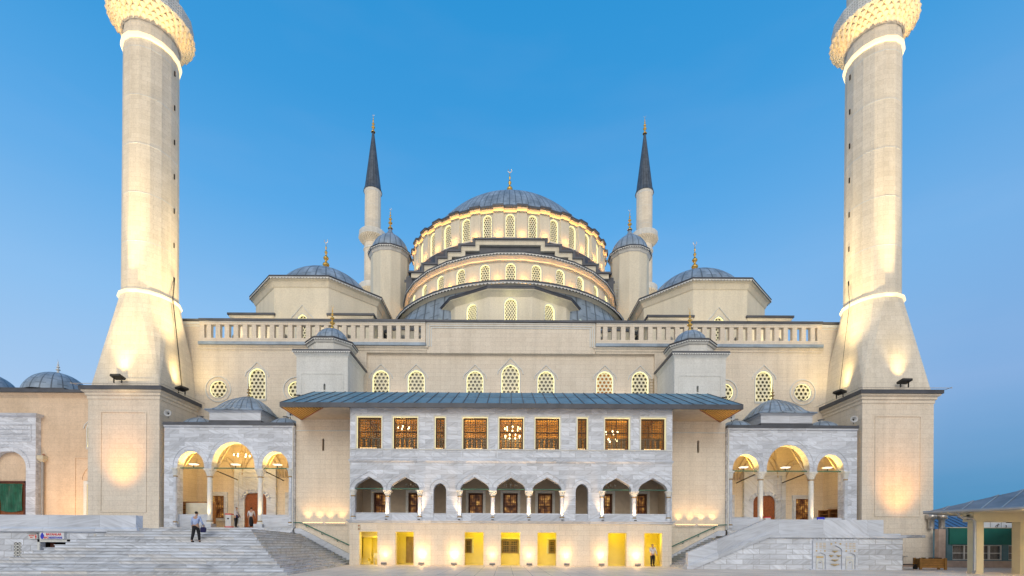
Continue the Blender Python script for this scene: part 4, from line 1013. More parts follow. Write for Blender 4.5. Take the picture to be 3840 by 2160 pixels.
g.obj('stone_lattice', 'stone_white', RW); MB().box(-29.8, -29.25, -8.62, -8.6, .45, 1.65).obj('lattice_shadow', 'dark_void', RW)
v = MB().plate(rectp(-24.95, -24.45, 1.85, 2.12), [rectp(-24.90,-24.50,1.88+.075*k,1.925+.075*k) for k in range(3)], -8.99, .03); v.obj('vent', 'white_paint', RW)
def text(s, size, mat, loc, parent, name='lettering', ext=.004, rx=90, ry=0, sx=1):
    cu = bpy.data.curves.new('t', 'FONT'); cu.body = s; cu.size = size; cu.extrude = ext; cu.align_x = 'CENTER'; cu.offset = size*.02
    o = bpy.data.objects.new('t', cu); me = bpy.data.meshes.new_from_object(o); bpy.data.objects.remove(o)
    me.transform(Matrix.Rotation(R_(rx), 4, 'X') @ Matrix.Rotation(R_(ry), 4, 'Z') @ Matrix.Scale(sx, 4, (1,0,0))); me.materials.clear(); me.materials.append(M[mat])
    t = bpy.data.objects.new(name, me); C.objects.link(t); t.parent = parent; t.location = loc; return t
sg = thing('washroom_sign', 'white sign lettered BAYANLAR WC ABDESTHANE in red and blue over the washroom door', 'sign', (-27.35, -9.06, 2.0))
MB().box(-.72, .72, -.04, .1, -.21, .19).obj('board', 'sign_white', sg)
text('BAYANLAR', .19, 'sign_red', (.12, -.05, .02), sg, sx=.95); text('WC', .17, 'sign_red', (-.33, -.05, -.17), sg); text('ABDESTHANE', .17, 'sign_blue', (.22, -.05, -.17), sg, sx=.78)
p = MB().prismy([(x*.11-.56, z*.15-.03) for x, z in [(cos(a*pi/8), sin(a*pi/8)) for a in range(16)]], -.05, -.041).prismy([(x*.05-.56, z*.05+.13) for x, z in [(cos(a*pi/5), sin(a*pi/5)) for a in range(10)]], -.05, -.041).prismy([(-.61,-.19),(-.51,-.19),(-.53,-.1),(-.59,-.1)], -.052, -.043)
p.obj('woman_emblem', 'sign_blue', sg)
s2 = thing('washroom_notice', 'small pale notice with red letters and a red woman figure beside the washroom sign', 'sign', (-28.5, -9.04, 1.98))
MB().box(-.27, .25, -.02, .05, -.18, .12).obj('board', 'stone_white', s2); text('BAYAN', .10, 'sign_red', (-.08, -.025, 0), s2); text('WC', .11, 'sign_red', (-.08, -.025, -.12), s2)
MB().box(-.3, .27, -.1, .05, .13, .18).obj('hood', 'metal_grey', s2)
MB().prismy([(.12,-.05),(.17,-.12),(.22,-.05),(.19,.04),(.15,.04)], -.03, -.021).prismy([(.15,.05),(.19,.05),(.19,.09),(.15,.09)], -.03, -.021).prismy([(.14,-.16),(.2,-.16),(.19,-.1),(.15,-.1)], -.031, -.022).obj('woman_emblem', 'sign_red', s2)

# right-hand flight, rising to the right behind a sloping marble wall
SR = thing('side_stairs', 'narrow marble stairs climbing right between the stair tower and the fountain wall', 'stairs')
for i in range(NS):
    z1 = 2.48-RH*i; x0 = 17.3-.322*i-.32
    MB().box(x0 if i else 17.3, 17.6, -3.6, 3.19, z1-RH, z1-.05).box((x0 if i else 17.3)-.03, 17.6, -3.6, 3.19, z1-.033, z1).obj('step', 'marble_step', SR)
MB().box(17.3, 29.3, -3.6, 2.95, 2.3, 2.485).obj('landing', 'marble_step', SR)
MB().box(18.25, 29.3, 2.3, 2.94, 2.486, 2.65).box(18.25, 29.3, 2.6, 2.94, 2.651, 2.82).box(18.25, 29.3, 2.8, 2.95, 2.821, 2.99).obj('step', 'marble_step', SR)
MB().prismy([(12.7,.02),(13.2,.02),(18.1,2.6),(18.1,2.95),(17.6,2.95),(12.7,.38)], 2.85, 3.19).obj('stringer', 'marble_smooth', SR)
FW = thing('fountain_wall', 'veined marble wall with sloping parapet and ledge in front of the right porch', 'wall')
MB().prismy([(12.3,0),(27.2,0),(27.2,2.25),(17.7,2.25),(12.3,-.0+.02)], -4.2, -3.6).obj('wall_face', 'marble_wall', FW)
MB().prismy([(12.15,.0),(12.55,.0),(17.85,2.24),(27.35,2.24),(27.35,2.42),(17.75,2.42),(12.15,.16)], -4.34, -3.5).obj('ledge', 'marble_smooth', FW)
MB().prismy([(12.25,.165),(17.75,2.425),(27.0,2.425),(27.0,2.55),(17.7,2.55),(12.25,.3)], -4.27, -3.55).obj('ledge_slope', 'marble_smooth', FW)
MB().prismy([(12.3,.3),(17.7,2.552),(25.9,2.552),(25.9,3.5),(17.75,3.5),(12.3,1.15)], -4.15, -3.7).obj('parapet', 'marble_smooth', FW)
FT = thing('wall_fountain', 'carved marble fountain with three niches, gilt bosses and small basins', 'fountain', (22.45, -4.2, 0))
m = MB().box(-1.75, 1.75, -.22, -.0, 0, .07)
m.plate(rectp(-1.55, 1.55, .05, 2.02), [arch(0, .06, .45, 1.35, 1.72, 'keel', 6), arch(-1.03, .06, .36, .98, 1.22, 'keel', 6), arch(1.03, .06, .36, .98, 1.22, 'keel', 6)], -.12, .119)
for i in range(11): m.prismy([(x*.15-1.4+i*.28, 2.02+z*.15) for x, z in [(cos(a*pi/6), sin(a*pi/6)) for a in range(7)]], -.11, -.01)
m.obj('carved_slab', 'marble_smooth', FT)
MB().box(-1.5, 1.5, -.03, -.003, .06, 1.9).obj('niche_back', 'marble_smooth', FT)
for x in (-1.03, 1.03):
    q = MB().plate(rectp(x-.27, x+.27, .06, .78), [arch(x, .07, .18, .5, .66, 'pointed', 5)], -.08, .05); q.obj('tap_surround', 'stone_white', FT)
    MB().box(x-.24, x+.24, -.06, -.031, .84, .96).obj('inscription', 'gilt_line' if x < 0 else 'stone_white', FT)
    MB().lathe([(.0,0),(.04,.01),(.04,.05),(.0,.06)], 8, 0, 0).obj('tap', 'bronze', FT, (x, -.09, .5))
g = MB()
for x, z, r in ((-.3,1.82,.065),(.33,1.82,.065),(-1.32,1.33,.06),(-.74,1.33,.06),(.74,1.33,.06),(1.32,1.33,.06),(0,1.90,.045),(-1.03,1.34,.035),(1.03,1.34,.035)): g.prismy([(x+r*cos(a*pi/6), z+r*sin(a*pi/6)) for a in range(12)], -.14, -.121)
for x in (-1.03, 1.03):
    for r in range(4):
        for k, w in enumerate((.11, .17, .20)): g.box(x-.33+k*.24, x-.33+k*.24+w, -.128, -.121, 1.86-r*.11-.02, 1.86-r*.11+.02)
g.obj('gilt_bosses', 'gilt_line', FT)
for x, z, w in ((0,1.28,.19),(-.26,.98,.15),(.26,.98,.15),(0,.68,.24),(0,.36,.29)):
    MB().lathe([(.02,-.08),(.5,-.02),(1,.02),(1,.06),(.9,.06)], 12, capb=True).obj('basin', 'gilt_line', FT, (x, -.08, z)).scale = (w, .10, 1)
# handrails
for s in (-1, 1):
    h = thing('handrail', 'green iron handrail on the %s stair tower wall' % ('left' if s < 0 else 'right'), 'handrail')
    MB().tube([(s*18.3,2.98,3.45),(s*17.6,2.98,3.42),(s*12.9,2.98,1.25)], .045, 8).obj('rail', 'green_iron', h)
    for k in (.08, .36, .64, .92):
        x = 17.6-4.7*k; z = 3.42-2.17*k; MB().tube([(s*x,2.98,z),(s*x,2.98,z-.18),(s*x,3.2,z-.18)], .025, 5).obj('bracket', 'green_iron', h)
MB().prismy([(-12.75,.02),(-12.75,.42),(-17.7,2.95),(-18.15,2.95),(-18.15,2.6),(-13.2,.02)][::-1], 2.85, 3.19).obj('stringer', 'marble_smooth', ST)
for s in (-1, 1):
    d = thing('drainpipe', 'pale drainpipe running down between the %s porch and the stair tower' % ('left' if s < 0 else 'right'), 'drainpipe')
    MB().tube([(s*18.32,2.86,11.5),(s*18.32,2.86,3.1)], .06, 8).obj('pipe', 'stone_white', d)
# shoe rack and furniture of the porches
r = thing('shoe_rack', 'wooden shoe rack with open shelves against the inner wall of the right porch', 'shoe rack', (28.6, 5.2, 3.0))
MB().box(-.3, .3, -1.4, -1.34, 0, 2.0).box(-.3, .3, 1.34, 1.4, 0, 2.0).box(-.3,.3,-.03,.03,0,2.0).obj('side', 'rack_wood', r)
q = MB(); [q.box(-.28, .3, -1.34, 1.34, .1+.36*k, .13+.36*k) for k in range(6)]; q.box(.27,.3,-1.34,1.34,0,2.0); q.obj('shelf', 'rack_wood', r)
MB().box(-.42, -.1, -1.47, -1.41, 0, 2.05).obj('end_panel', 'planter_wood', r)
b = thing('notice_board', 'large blank cream board standing behind the left arch of the left porch', 'board', (-27.2, 4.2, 3.0))
MB().box(-.95, .95, -.04, .04, .95, 2.15).obj('panel', 'board_white', b); MB().box(-.9,-.84,-.03,.03,0,.95).box(.84,.9,-.03,.03,0,.95).obj('leg', 'metal_dark', b); 
b = thing('shoe_rack', 'brown shoe cabinet behind the blank cream board in the left porch', 'shoe rack', (-27.6, 5.0, 3.0))
MB().box(-1.4, 1.4, -.25, .25, 0, 2.3).obj('cabinet', 'rack_wood', b); q = MB(); [q.box(-1.35, 1.35, -.27, -.25, .2+.35*k, .25+.35*k) for k in range(6)]; q.obj('shelf', 'red_wood', b)
for x, y, lb, s in ((-24.45, 4.3, 'white and red donation box beside the man in the left porch', 1), (22.5, 4.6, 'white and red donation box in the right porch by the dark door', 1)):
    d = thing('donation_box', lb, 'donation box', (x, y, 3.0)); MB().box(-.24, .24, -.2, .2, .12, 1.15).obj('body', 'sign_white', d); MB().box(-.26,.26,-.22,.22,1.15,1.24).box(-.28,.28,-.24,.24,0,.12).obj('trim', 'sign_red', d)
    MB().prismy([(.1*cos(a*pi/5), .8+.06*sin(a*pi/5)) for a in range(10)], -.21, -.201).obj('emblem', 'dark_void', d)
d = thing('notice_stand', 'small blue notice on a post in front of the right porch grille', 'sign', (25.0, 1.2, 2.49)); MB().box(-.03,.03,-.03,.03,0,1.2).obj('post', 'white_paint', d); MB().box(-.30,.30,-.05,.0,1.15,1.52).obj('board', 'sign_blue', d); q = MB(); [q.box(-.22+.11*k, -.14+.11*k, -.06, -.051, 1.30, 1.37) for k in range(4)]; q.obj('lettering', 'sign_white', d)
def chandelier(x, y, z, r, n, lit, label, mat='bulb', tiers=1):
    c = thing('chandelier', label, 'chandelier', (x, y, z)); m = MB().lathe([(r,0),(r+.03,.02),(r,.04),(r-.03,.02),(r,0)], 16).tube([(0,0,0),(0,0,1.0)], .015, 5)
    for k in range(n): a = k*2*pi/n; m.tube([(0,0,.5),(r*sin(a), -r*cos(a), .02)], .01, 4)
    m.obj('frame', 'bronze', c)
    for t in range(tiers):
        for k in range(n):
            a = (k+.5*t)*2*pi/n; rr = r*(1-.0*t); MB().lathe([(.025,-.08),(.055,-.05),(.055,.05),(.025,.08)], 8, capb=True, capt=True).obj('lamp_globe', mat, c, (rr*sin(a), -rr*cos(a), .06-.62*t))
    if lit: light('POINT', (x, y, z-.1), lit, (1,.66,.26), size=r)
chandelier(-24.1, 5.6, 9.5, .62, 6, 60, 'lit chandelier hanging in the middle arch of the left porch')
chandelier(22.4, 5.6, 9.6, .62, 6, 0, 'unlit chandelier hanging in the middle arch of the right porch', 'cream_paint')
chandelier(.12, 1.2, 10.95, .62, 8, 60, 'two-tier lit chandelier behind the central upper window', 'bulb', 2)
chandelier(-8.65, 1.3, 11.0, .45, 5, 0, 'small lit chandelier behind the second upper window from the left')
chandelier(8.1, 1.3, 10.7, .5, 5, 0, 'lit chandelier behind the second upper window from the right', 'bulb', 2)
for x, w in ((-8.1,'second arcade arch from the left'), (0,'central arcade arch'), (8.1,'second arcade arch from the right')): chandelier(x, 1.9, 6.45, .5, 8, 0, 'unlit white lamp ring hanging behind the '+w, 'white_paint')
# loudspeakers
def horn(x, y, z, label, rz=0, r=.27, group=None):
    h = thing('loudspeaker', label, 'loudspeaker', (x, y, z), rz, group)
    MB().lathe([(.05,-.42),(.06,-.3),(.09,-.2),(.16,-.08),(.27,0),(.29,.01),(.27,.02),(.15,-.07),(.04,-.2)], 20, smooth=True).obj('horn', 'horn_grey', h).rotation_euler = (R_(90), 0, 0)
    MB().lathe([(.03,-.3),(.05,-.1),(.02,-.06)], 10, capt=True).obj('driver', 'metal_dark', h).rotation_euler = (R_(90), 0, 0)
    MB().box(-.02,.02,.1,.14,-.4,0).obj('bracket', 'metal_dark', h); h.scale = (r/.27,)*3; return h
G = 'loudspeakers behind the balustrade'
for i, x in enumerate((-26.3, -21.6, -15.5, -10.3, -8.5)): horn(x, 8.35, 21.35, 'grey horn loudspeaker behind the left balustrade, %s from the left' % ('first','second','third','fourth','fifth')[i], 0, .29, G)
for i, x in enumerate((8.5, 15.2, 21.6, 25.5, 28.2)[:4]): horn(x, 8.35, 21.35, 'grey horn loudspeaker behind the right balustrade, %s from the left' % ('first','second','third','fourth')[i], 0, .29, G)
horn(-28.9, 2.9, 12.6, 'grey horn loudspeaker at the left end of the left porch roof', R_(15)); horn(-18.6, 2.8, 12.55, 'grey horn loudspeaker under the left corner of the eave', R_(-15))
horn(18.6, 2.8, 12.5, 'grey horn loudspeaker under the right corner of the eave', R_(15)); horn(28.9, 2.9, 12.4, 'grey horn loudspeaker at the right end of the right porch roof', R_(-15))
for x, w in ((-12.0,'left'), (12.2,'right')):
    c = thing('spotlight', 'dark spotlight tilted behind the %s balustrade' % w, 'spotlight', (x, 8.7, 20.6)); MB().box(-.02,.02,-.02,.02,0,.9).obj('post', 'metal_dark', c); MB().box(-.22,.22,-.18,.18,-.15,.15, Matrix.Translation((0,0,1.0)) @ Matrix.Rotation(.6,4,'Y')).obj('lamp_head', 'metal_dark', c)
# cables hugging the left and right minaret bases
for s in (-1, 1):
    c = [(s*(MX-2.12), 5.9, 25.6), (s*(MX-2.45), 5.2, 23.3), (s*(MX-2.7), 5.4, 20), (s*(MX-3.1), 5.5, 15.6)]
    tag(MB().tube(c, .045 if s < 0 else .02, 5).obj('power_cable', 'metal_dark'), 'dark cable running down the inner side of the %s minaret base' % ('left' if s < 0 else 'right'), 'cable')
ld = thing('ladder', 'thin rusty ladder beside the right stair tower above the eave', 'ladder', (13.35, 7.95, 14.5)); MB().box(-.2,-.16,-.02,.02,0,3.0).box(.16,.2,-.02,.02,0,3.0).obj('rail', 'bronze', ld); q = MB(); [q.box(-.16,.16,-.02,.02,.2+.3*k,.23+.3*k) for k in range(10)]; q.obj('rung', 'bronze', ld)

# ------------------------------------------------------------------ courtyard wing on the left
LW = thing('courtyard_wing', 'peach-coloured courtyard wall with lead cornice and low domes at the far left', 'building')
YW = 6.5; xw0, xw1 = -75, -35.4
up = arch(-38.1, 10.3, .62, 12.1, 12.75, 'pointed', 6); lo = rectp(-38.75, -37.4, 3.05, 7.0)
MB().plate(rectp(xw0, xw1, 2.9, 15.3), [up, lo], YW, .5).box(xw0, xw1, YW+.8, 30, 2.9, 15.2).obj('wall', 'stone_wing', LW)
lattice_window(LW, 'lw', arch(0, 0, .62, 1.8, 2.45, 'pointed', 6), (-38.1, YW, 10.3), pitch=.36, outer=oc(.95, 1.8, 3.0))
m = MB().plate(rectp(-39.9, -36.3, 3.0, 9.5), [rectp(-39.8, -36.4, 3.01, 9.4)], YW-.05, .049); m.tube([(x, YW-.02, z) for x, z in arch(-38.1, 7.2, 1.1, 7.4, 8.8, 'pointed', 8)[2:]], .05, 4); m.obj('panel_moulding', 'stone_wing', LW)
grid_window(LW, -38.1, YW, 3.05, 7.0, .65, 4, 12, frame='led_yellow', bar='bronze', br=.02, pane='grille', surround=.3)
MB().rect(xw0, xw1, YW, 30, [(.02,14.9),(.08,15.0),(.3,15.2),(.3,15.3)], True).obj('cornice', 'stone_wing', LW)
MB().rect(xw0, xw1, YW, 30, [(.3,15.302),(.45,15.302),(.45,15.55),(-.5,15.7)], True).obj('lead_edging', 'lead_dark', LW)
for x in (-44.9, -52.1):
    MB().box(x-3.2, x+3.0, 7.6, 13.8, 15.6, 16.2).obj('lead_base', 'lead_dark', LW)
    MB().lathe(cap(0, 0, 16.2, 2.75, 2.25), 32, x, 10.2, smooth=True, nu=20, dv=1.2).obj('wing_dome', 'lead_dome', LW)
    finial(LW, (x, 10.2, 18.4), 1.5, 1.6, 'stone_white')
MB().box(-39.4, -36.2, 7.6, 13.8, 15.6, 16.1).obj('lead_base', 'lead_dark', LW)
light('SPOT', (-39.5, 2.0, 3.4), 900, (1,.58,.26), (-40, 6.5, 7), .4, 120, 1)
dp = thing('drainpipe', 'dull green drainpipe with hopper box on the peach wall beside the marble portal', 'drainpipe', (-42.65, 6.3, 0))
MB().tube([(0,0,9.0),(0,0,3.0)], .11, 8).obj('pipe', 'metal_grey', dp); MB().rect(-.12,.12,-.12,.12,[(0,9.0),(.17,9.25),(.17,9.55)], True).obj('hopper', 'cream_paint', dp); MB().tube([(0,.1,9.7),(0,0,9.5)], .09, 6).obj('elbow', 'terracotta', dp)
PT = thing('courtyard_portal', 'carved marble portal with pointed arch and inscription panel at the left edge', 'portal')
px_ = -45.5; yp = 6.0
MB().plate(rectp(px_-2.5, px_+2.5, 2.95, 13.0), [arch(px_, 2.96, 1.62, 8.4, 9.9, 'pointed', 10)], yp, .5).obj('portal_wall', 'marble', PT)
MB().rect(px_-2.5, px_+2.5, yp, 6.5, [(.0,13.0),(.2,13.1),(.3,13.3)], True).obj('coping', 'marble_smooth', PT)
MB().box(px_-1.7, px_+1.7, 6.52, 6.6, 2.96, 10).obj('tympanum', 'marble_smooth', PT)
m = MB().plate(rectp(px_-2.1, px_+2.1, 10.75, 12.35), [rectp(px_-2.03, px_+2.03, 10.82, 12.28)], yp-.05, .049)
random.seed(3)
for r in range(3):
    for i in range(26):
        x = px_-1.95+i*.15; z = 10.95+r*.43; h = .12+.22*random.random()
        m.tube([(x, yp-.02, z+h), (x+.02, yp-.03, z+.05), (x+.09, yp-.02, z-.02+.1*random.random()), (x+.15, yp-.02, z+.08)], .016, 3)
m.obj('carved_inscription', 'marble_smooth', PT)
MB().tube([(x, yp-.02, z) for x, z in arch(px_, 8.3, 1.98, 8.4, 10.35, 'pointed', 10)[2:]], .04, 4).obj('arch_moulding', 'marble_smooth', PT)
d = MB().box(px_-1.12, px_+1.12, 6.42, 6.5, 2.96, 7.1); 
d.obj('double_door', 'door_wood', PT)
k = MB()
for i in range(9):
    for j in range(6): k.lathe([(.10,0),(.10,.02)], 6, 0, 0); o_ = len(k.v); k.v[-12:] = [(px_-.98+i*.245+(j % 2)*.12+x, 6.41-z, 3.1+j*.21+y) for x, y, z in k.v[-12:]]
k.obj('door_inlay', 'bronze', PT)
cl = MB(); nx_, nz_ = 30, 10
rg = []
for j in range(nz_+1):
    rg.append([(px_-1.0+2.02*i/nx_, 6.30-.09*sin(i*1.05+.3*sin(j*.7))*(1-.5*j/nz_)-.05*sin(i*.37+j*.5), 7.0-2.45*j/nz_ - .14*sin(pi*i/nx_)*(j/nz_)) for i in range(nx_+1)])
v = [p for r_ in rg for p in r_]; f = [(j*(nx_+1)+i, (j+1)*(nx_+1)+i, (j+1)*(nx_+1)+i+1, j*(nx_+1)+i+1) for j in range(nz_) for i in range(nx_)]
cl.add(v, f, None, True); tag(cl.obj('door_curtain', 'green_cloth'), 'shiny dark green curtain hanging over the wooden door at the left edge', 'curtain')
MB().box(px_-1.25, px_-1.12, 6.3, 6.5, 2.96, 7.2).box(px_+1.12, px_+1.25, 6.3, 6.5, 2.96, 7.2).box(px_-1.25, px_+1.25, 6.3, 6.5, 7.1, 7.25).obj('door_frame', 'red_wood', PT)

# ------------------------------------------------------------------ right: canopy, green building, box, trolley
CN = thing('canopy', 'open canopy with grey metal roof, cream beam and square posts at the right edge', 'canopy')
P0 = Vector((26.25, -7.1, 3.86)); d1 = Vector((2.1, -3.9, 0)).normalized(); d2 = Vector((3.9, 2.1, 0)).normalized(); L1, L2 = 14, 22
A, B_, C_, D_ = P0, P0+d1*L1, P0+d1*L1+d2*L2, P0+d2*L2; ap = Vector((0,0,2.55)); r1 = P0+d1*L1*.5+d2*7+ap; r2 = P0+d1*L1*.5+d2*15+ap
m = MB().add([tuple(p) for p in (A, B_, C_, D_, r1, r2)], [(0,1,4),(1,2,5,4),(2,3,5),(3,0,4,5),(0,3,2,1)]); m.obj('roof', 'shed_roof', CN)
rb = MB()
for i in range(1, 16):
    t = i/16; p = A+(B_-A)*t; q = A+(r1-A)*min(1, 2*t) if t < .5 else B_+(r1-B_)*min(1, 2*(1-t)); rb.tube([p+Vector((0,0,.03)), q+Vector((0,0,.03))], .03, 4)
for i in range(1, 25):
    t = i/25; p = A+(D_-A)*t; u = L2*t; tt_ = min(1, u/7, (L2-u)/7); q = (A+(r1-A)*(u/7)) if u < 7 else ((D_+(r2-D_)*((L2-u)/7)) if u > 15 else r1+(r2-r1)*((u-7)/8)); rb.tube([p+Vector((0,0,.03)), q+Vector((0,0,.03))], .03, 4)
rb.obj('roof_seams', 'lead', CN)
MB().tube([A+Vector((0,0,-.05))-d1*.1, B_+Vector((0,0,-.05))], .10, 8).tube([A+Vector((0,0,-.05)), D_+Vector((0,0,-.05))], .09, 8).obj('gutter', 'metal_grey', CN)
MB().add([tuple(p+Vector((0,0,-.12))) for p in (A+d1*.3+d2*.3, B_, C_, D_)], [(3,2,1,0)]).obj('soffit', 'cream_paint', CN)
pm = Matrix.Rotation(math.atan2(d1.y, d1.x)+pi/2, 4, 'Z')
pp = [(28.45, -8.1), (31.2, -9.6), (33.8, -11.0)]
MB().box(28.2, 28.72, -8.35, -7.85, 0, 3.75).obj('post', 'shed_paint', CN); MB().box(30.95, 31.5, -8.35, -7.85, 0, 3.75).obj('post', 'shed_paint', CN)
MB().box(28.0, 40, -8.45, -7.75, 3.18, 3.74).obj('beam', 'shed_paint', CN)
MB().box(28.0, 28.15, -8.2, -8.0, 3.3, 3.7).box(27.85,28.0,-8.4,-8.0,3.62,3.7).obj('bracket', 'cream_paint', CN)
MB().tube([(27.2,-8.3,3.75),(27.25,-8.3,3.5),(27.5,-8.35,3.42),(27.95,-8.4,3.38),(28.08,-8.45,3.2),(28.08,-8.45,.25),(28.0,-8.5,.12),(27.85,-8.6,.10)], .085, 8).obj('downpipe', 'metal_grey', CN)
GB = thing('canteen_building', 'low building with dark green fascia and white framed windows behind the canopy', 'building')
yg = 2.0
MB().plate(rectp(35.9, 60, .55, 3.2), [rectp(36.4+k*4.62, 36.4+k*4.62+4.1, .62, 1.84) for k in range(5)], yg, .3).obj('wall', 'teal_paint', GB)
MB().box(36.05, 44.2, yg-.12, yg-.002, 1.9, 3.24).box(44.8, 60, yg-.12, yg-.002, 1.9, 3.24).obj('fascia', 'green_panel', GB)
MB().box(36.0, 60, yg-.14, yg+.3, 3.242, 3.30).obj('capping', 'cream_paint', GB)
for k in range(5):
    x = 36.4+k*4.62; w = MB()
    w.plate(rectp(x, x+4.1, .62, 1.84), [rectp(x+.06+i*1.01+(.06 if i > 1 else 0), x+.06+i*1.01+.93, z0_, z1_) for i in range(4) for z0_, z1_ in ((.68, 1.15), (1.21, 1.78))], yg+.05, .08)
    o = w.obj('window', 'white_paint', GB); MB().box(x+.01, x+4.09, yg+.16, yg+.18, .63, 1.83).obj('pane', 'pane', o)
    cu = MB(); n_ = 60
    cu.add([(x+4.08*i/n_+.01, yg+.26+.025*sin(i*1.3), z) for z in (.6, 1.86) for i in range(n_+1)], [(i, i+1, n_+2+i, n_+1+i) for i in range(n_)]); cu.obj('curtain', 'curtain', o)
for x in (35.1, 44.22): MB().box(x, x+.55, yg-.2, yg+.2, 0, 3.15).obj('pillar', 'cream_paint' if x > 40 else 'pink_kerb', GB)
MB().box(35, 60, yg-.35, yg+.3, .0, .55).obj('plinth', 'pink_kerb', GB)
for x in (35.05, 35.95):
    MB().lathe([(.22,3.2),(.22,3.9),(.30,4.0),(.38,4.0),(.38,4.35),(.30,4.4),(.02,4.42)], 16, x+.1, yg+.6, smooth=True).obj('vent_cowl', 'metal_steel', GB)
BR = thing('blue_roof_hall', 'low hall with pale blue ribbed metal roof rising behind the green building', 'building')
m = MB().add([(34.6,8,3.4),(50,8,3.4),(60,14,3.4),(50,20,3.4),(34,20,3.4),(37.5,13,6.2),(36,16,6.3),(34.6,8,0),(50,8,0),(34,20,0),(50,20,0)], [(0,1,5),(1,2,3,6,5),(0,5,6,4),(3,4,6)]); m.obj('roof', 'blue_roof', BR)
MB().box(34.7, 49.8, 8.2, 19.8, 0, 3.38).obj('wall', 'teal_paint', BR)
rb = MB(); 
for i in range(1, 22):
    t = i/22; rb.tube([Vector((34.6+15.4*t, 7.98, 3.42)), Vector((37.5,13,6.22)).lerp(Vector((50,8,3.42)), max(0, t-.15)*1.05) if t > .15 else Vector((34.6,8,3.42)).lerp(Vector((37.5,13,6.22)), t/.15)], .025, 4)
rb.obj('roof_seams', 'lead_dark', BR)
WP = thing('white_hoarding', 'white sign board reading SALON 3 seen under the canopy beam', 'sign', (44.9, 6.5, 3.0)); MB().box(-2.2, 2.4, 0, .1, 0, 1.0).obj('board', 'sign_white', WP); text('SALON', .27, 'dark_void', (-.35, -.02, .45), WP, ry=45); text('3', .32, 'dark_void', (.55, -.02, .5), WP)
MB().box(.1,.14,-.015,-.002,0,1.0).box(-.9,-.86,-.015,-.002,0,1.0).obj('divider', 'metal_grey', WP)
m = MB(); random.seed(9)
UM = thing('market_awning', 'black and white striped awning under the canopy beam behind the green fascia', 'awning', (46, 5.0, 3.3))
for i in range(9): MB().box(-1.8+i*.42, -1.8+i*.42+.40, -.5-.1*(i % 3), .3, .55+.1*sin(i*1.7), .62+.1*sin(i*1.7)+.25).obj('panel', 'dark_void' if i % 2 == 0 else 'white_paint', UM)
MB().box(-.04,.04,-.04,.04,0,.6).obj('post', 'metal_grey', UM)
for i, (x, y, w, dd, h, mt) in enumerate(((60,70,10,8,7.3,'terracotta'),(72,78,9,8,8.0,'city_wall'),(66,62,14,6,5.4,'city_wall'),(84,80,12,9,7.2,'city_wall'),(100,84,16,9,7.4,'terracotta'),(52,55,9,7,5.9,'terracotta'),(90,64,14,8,6.2,'city_wall'))):
    b = thing('distant_house', ['brick-red house on the skyline nearest the minaret','pale house on the skyline, tallest beyond the canopy','long pale house under the canopy eave','pale house behind the canopy roof','wide red house behind the canopy roof','low red-roofed house just right of the minaret pedestal','pale low block behind the blue roof'][i], 'house', (x, y, 0), 0, 'distant houses beyond the courtyard')
    MB().box(-w/2, w/2, -dd/2, dd/2, 0, h-1.6).obj('wall', 'city_wall', b); MB().loft([[(-w/2-.4,-dd/2-.4,h-1.6),(w/2+.4,-dd/2-.4,h-1.6),(w/2+.4,dd/2+.4,h-1.6),(-w/2-.4,dd/2+.4,h-1.6)],[(-w/4,-.1,h),(w/4,-.1,h),(w/4,.1,h),(-w/4,.1,h)]], True, True).obj('roof', 'terracotta' if mt == 'terracotta' else 'pink_kerb', b)
    q = MB()
    for k in range(int(w/2)):
        for z in (1.6, 3.6): q.box(-w/2+.7+k*2, -w/2+1.6+k*2, -dd/2-.03, -dd/2-.001, z, z+1.1) if z+1.1 < h-1.7 else None
    q.obj('window', 'glass_dark', b)
PB = thing('wooden_box', 'orange-brown wooden planter box standing at the foot of the right minaret', 'planter box', (30.75, -2.3, 0), R_(-14))
MB().box(-.75, .75, -.38, .38, .12, .8).obj('body', 'planter_wood', PB)
for x in (-.76, .76):
    for y in (-.39, .39): MB().box(x-.07, x+.07, y-.07, y+.07, 0, .84).obj('leg', 'planter_wood', PB)
q = MB(); [q.box(-.7, .7, -.387, -.379, .12+.17*k, .135+.17*k) for k in range(1, 4)]; q.obj('plank_gap', 'red_wood', PB)
[MB().box(x-.1, x+.1, -.2, -.05, .80, .87).obj('hinge', 'metal_dark', PB) for x in (-.45, 0, .3, .55)]
TR = thing('trolley', 'grey hand trolley with small black wheels beside the fountain wall end', 'trolley', (28.95, -2.0, 0))
MB().box(-.9, .9, -.3, .3, .30, .37).obj('deck', 'metal_dark', TR); MB().tube([(-.15,-.28,.36),(-.15,-.28,.86),(.1,-.28,.98)], .025, 5).box(-.35,.15,-.34,-.1,.93,.98).obj('handle', 'metal_grey', TR)
for x in (-.3, .8): MB().lathe([(.02,-.05),(.15,-.05),(.15,.05),(.02,.05)], 14).obj('wheel', 'metal_dark', TR, (x, -.25, .15)).rotation_euler = (R_(90), 0, 0)
kb = MB().box(29.2, 35.5, 2.3, 2.8, 0, .25).obj('kerb', 'pink_kerb', kind='structure')
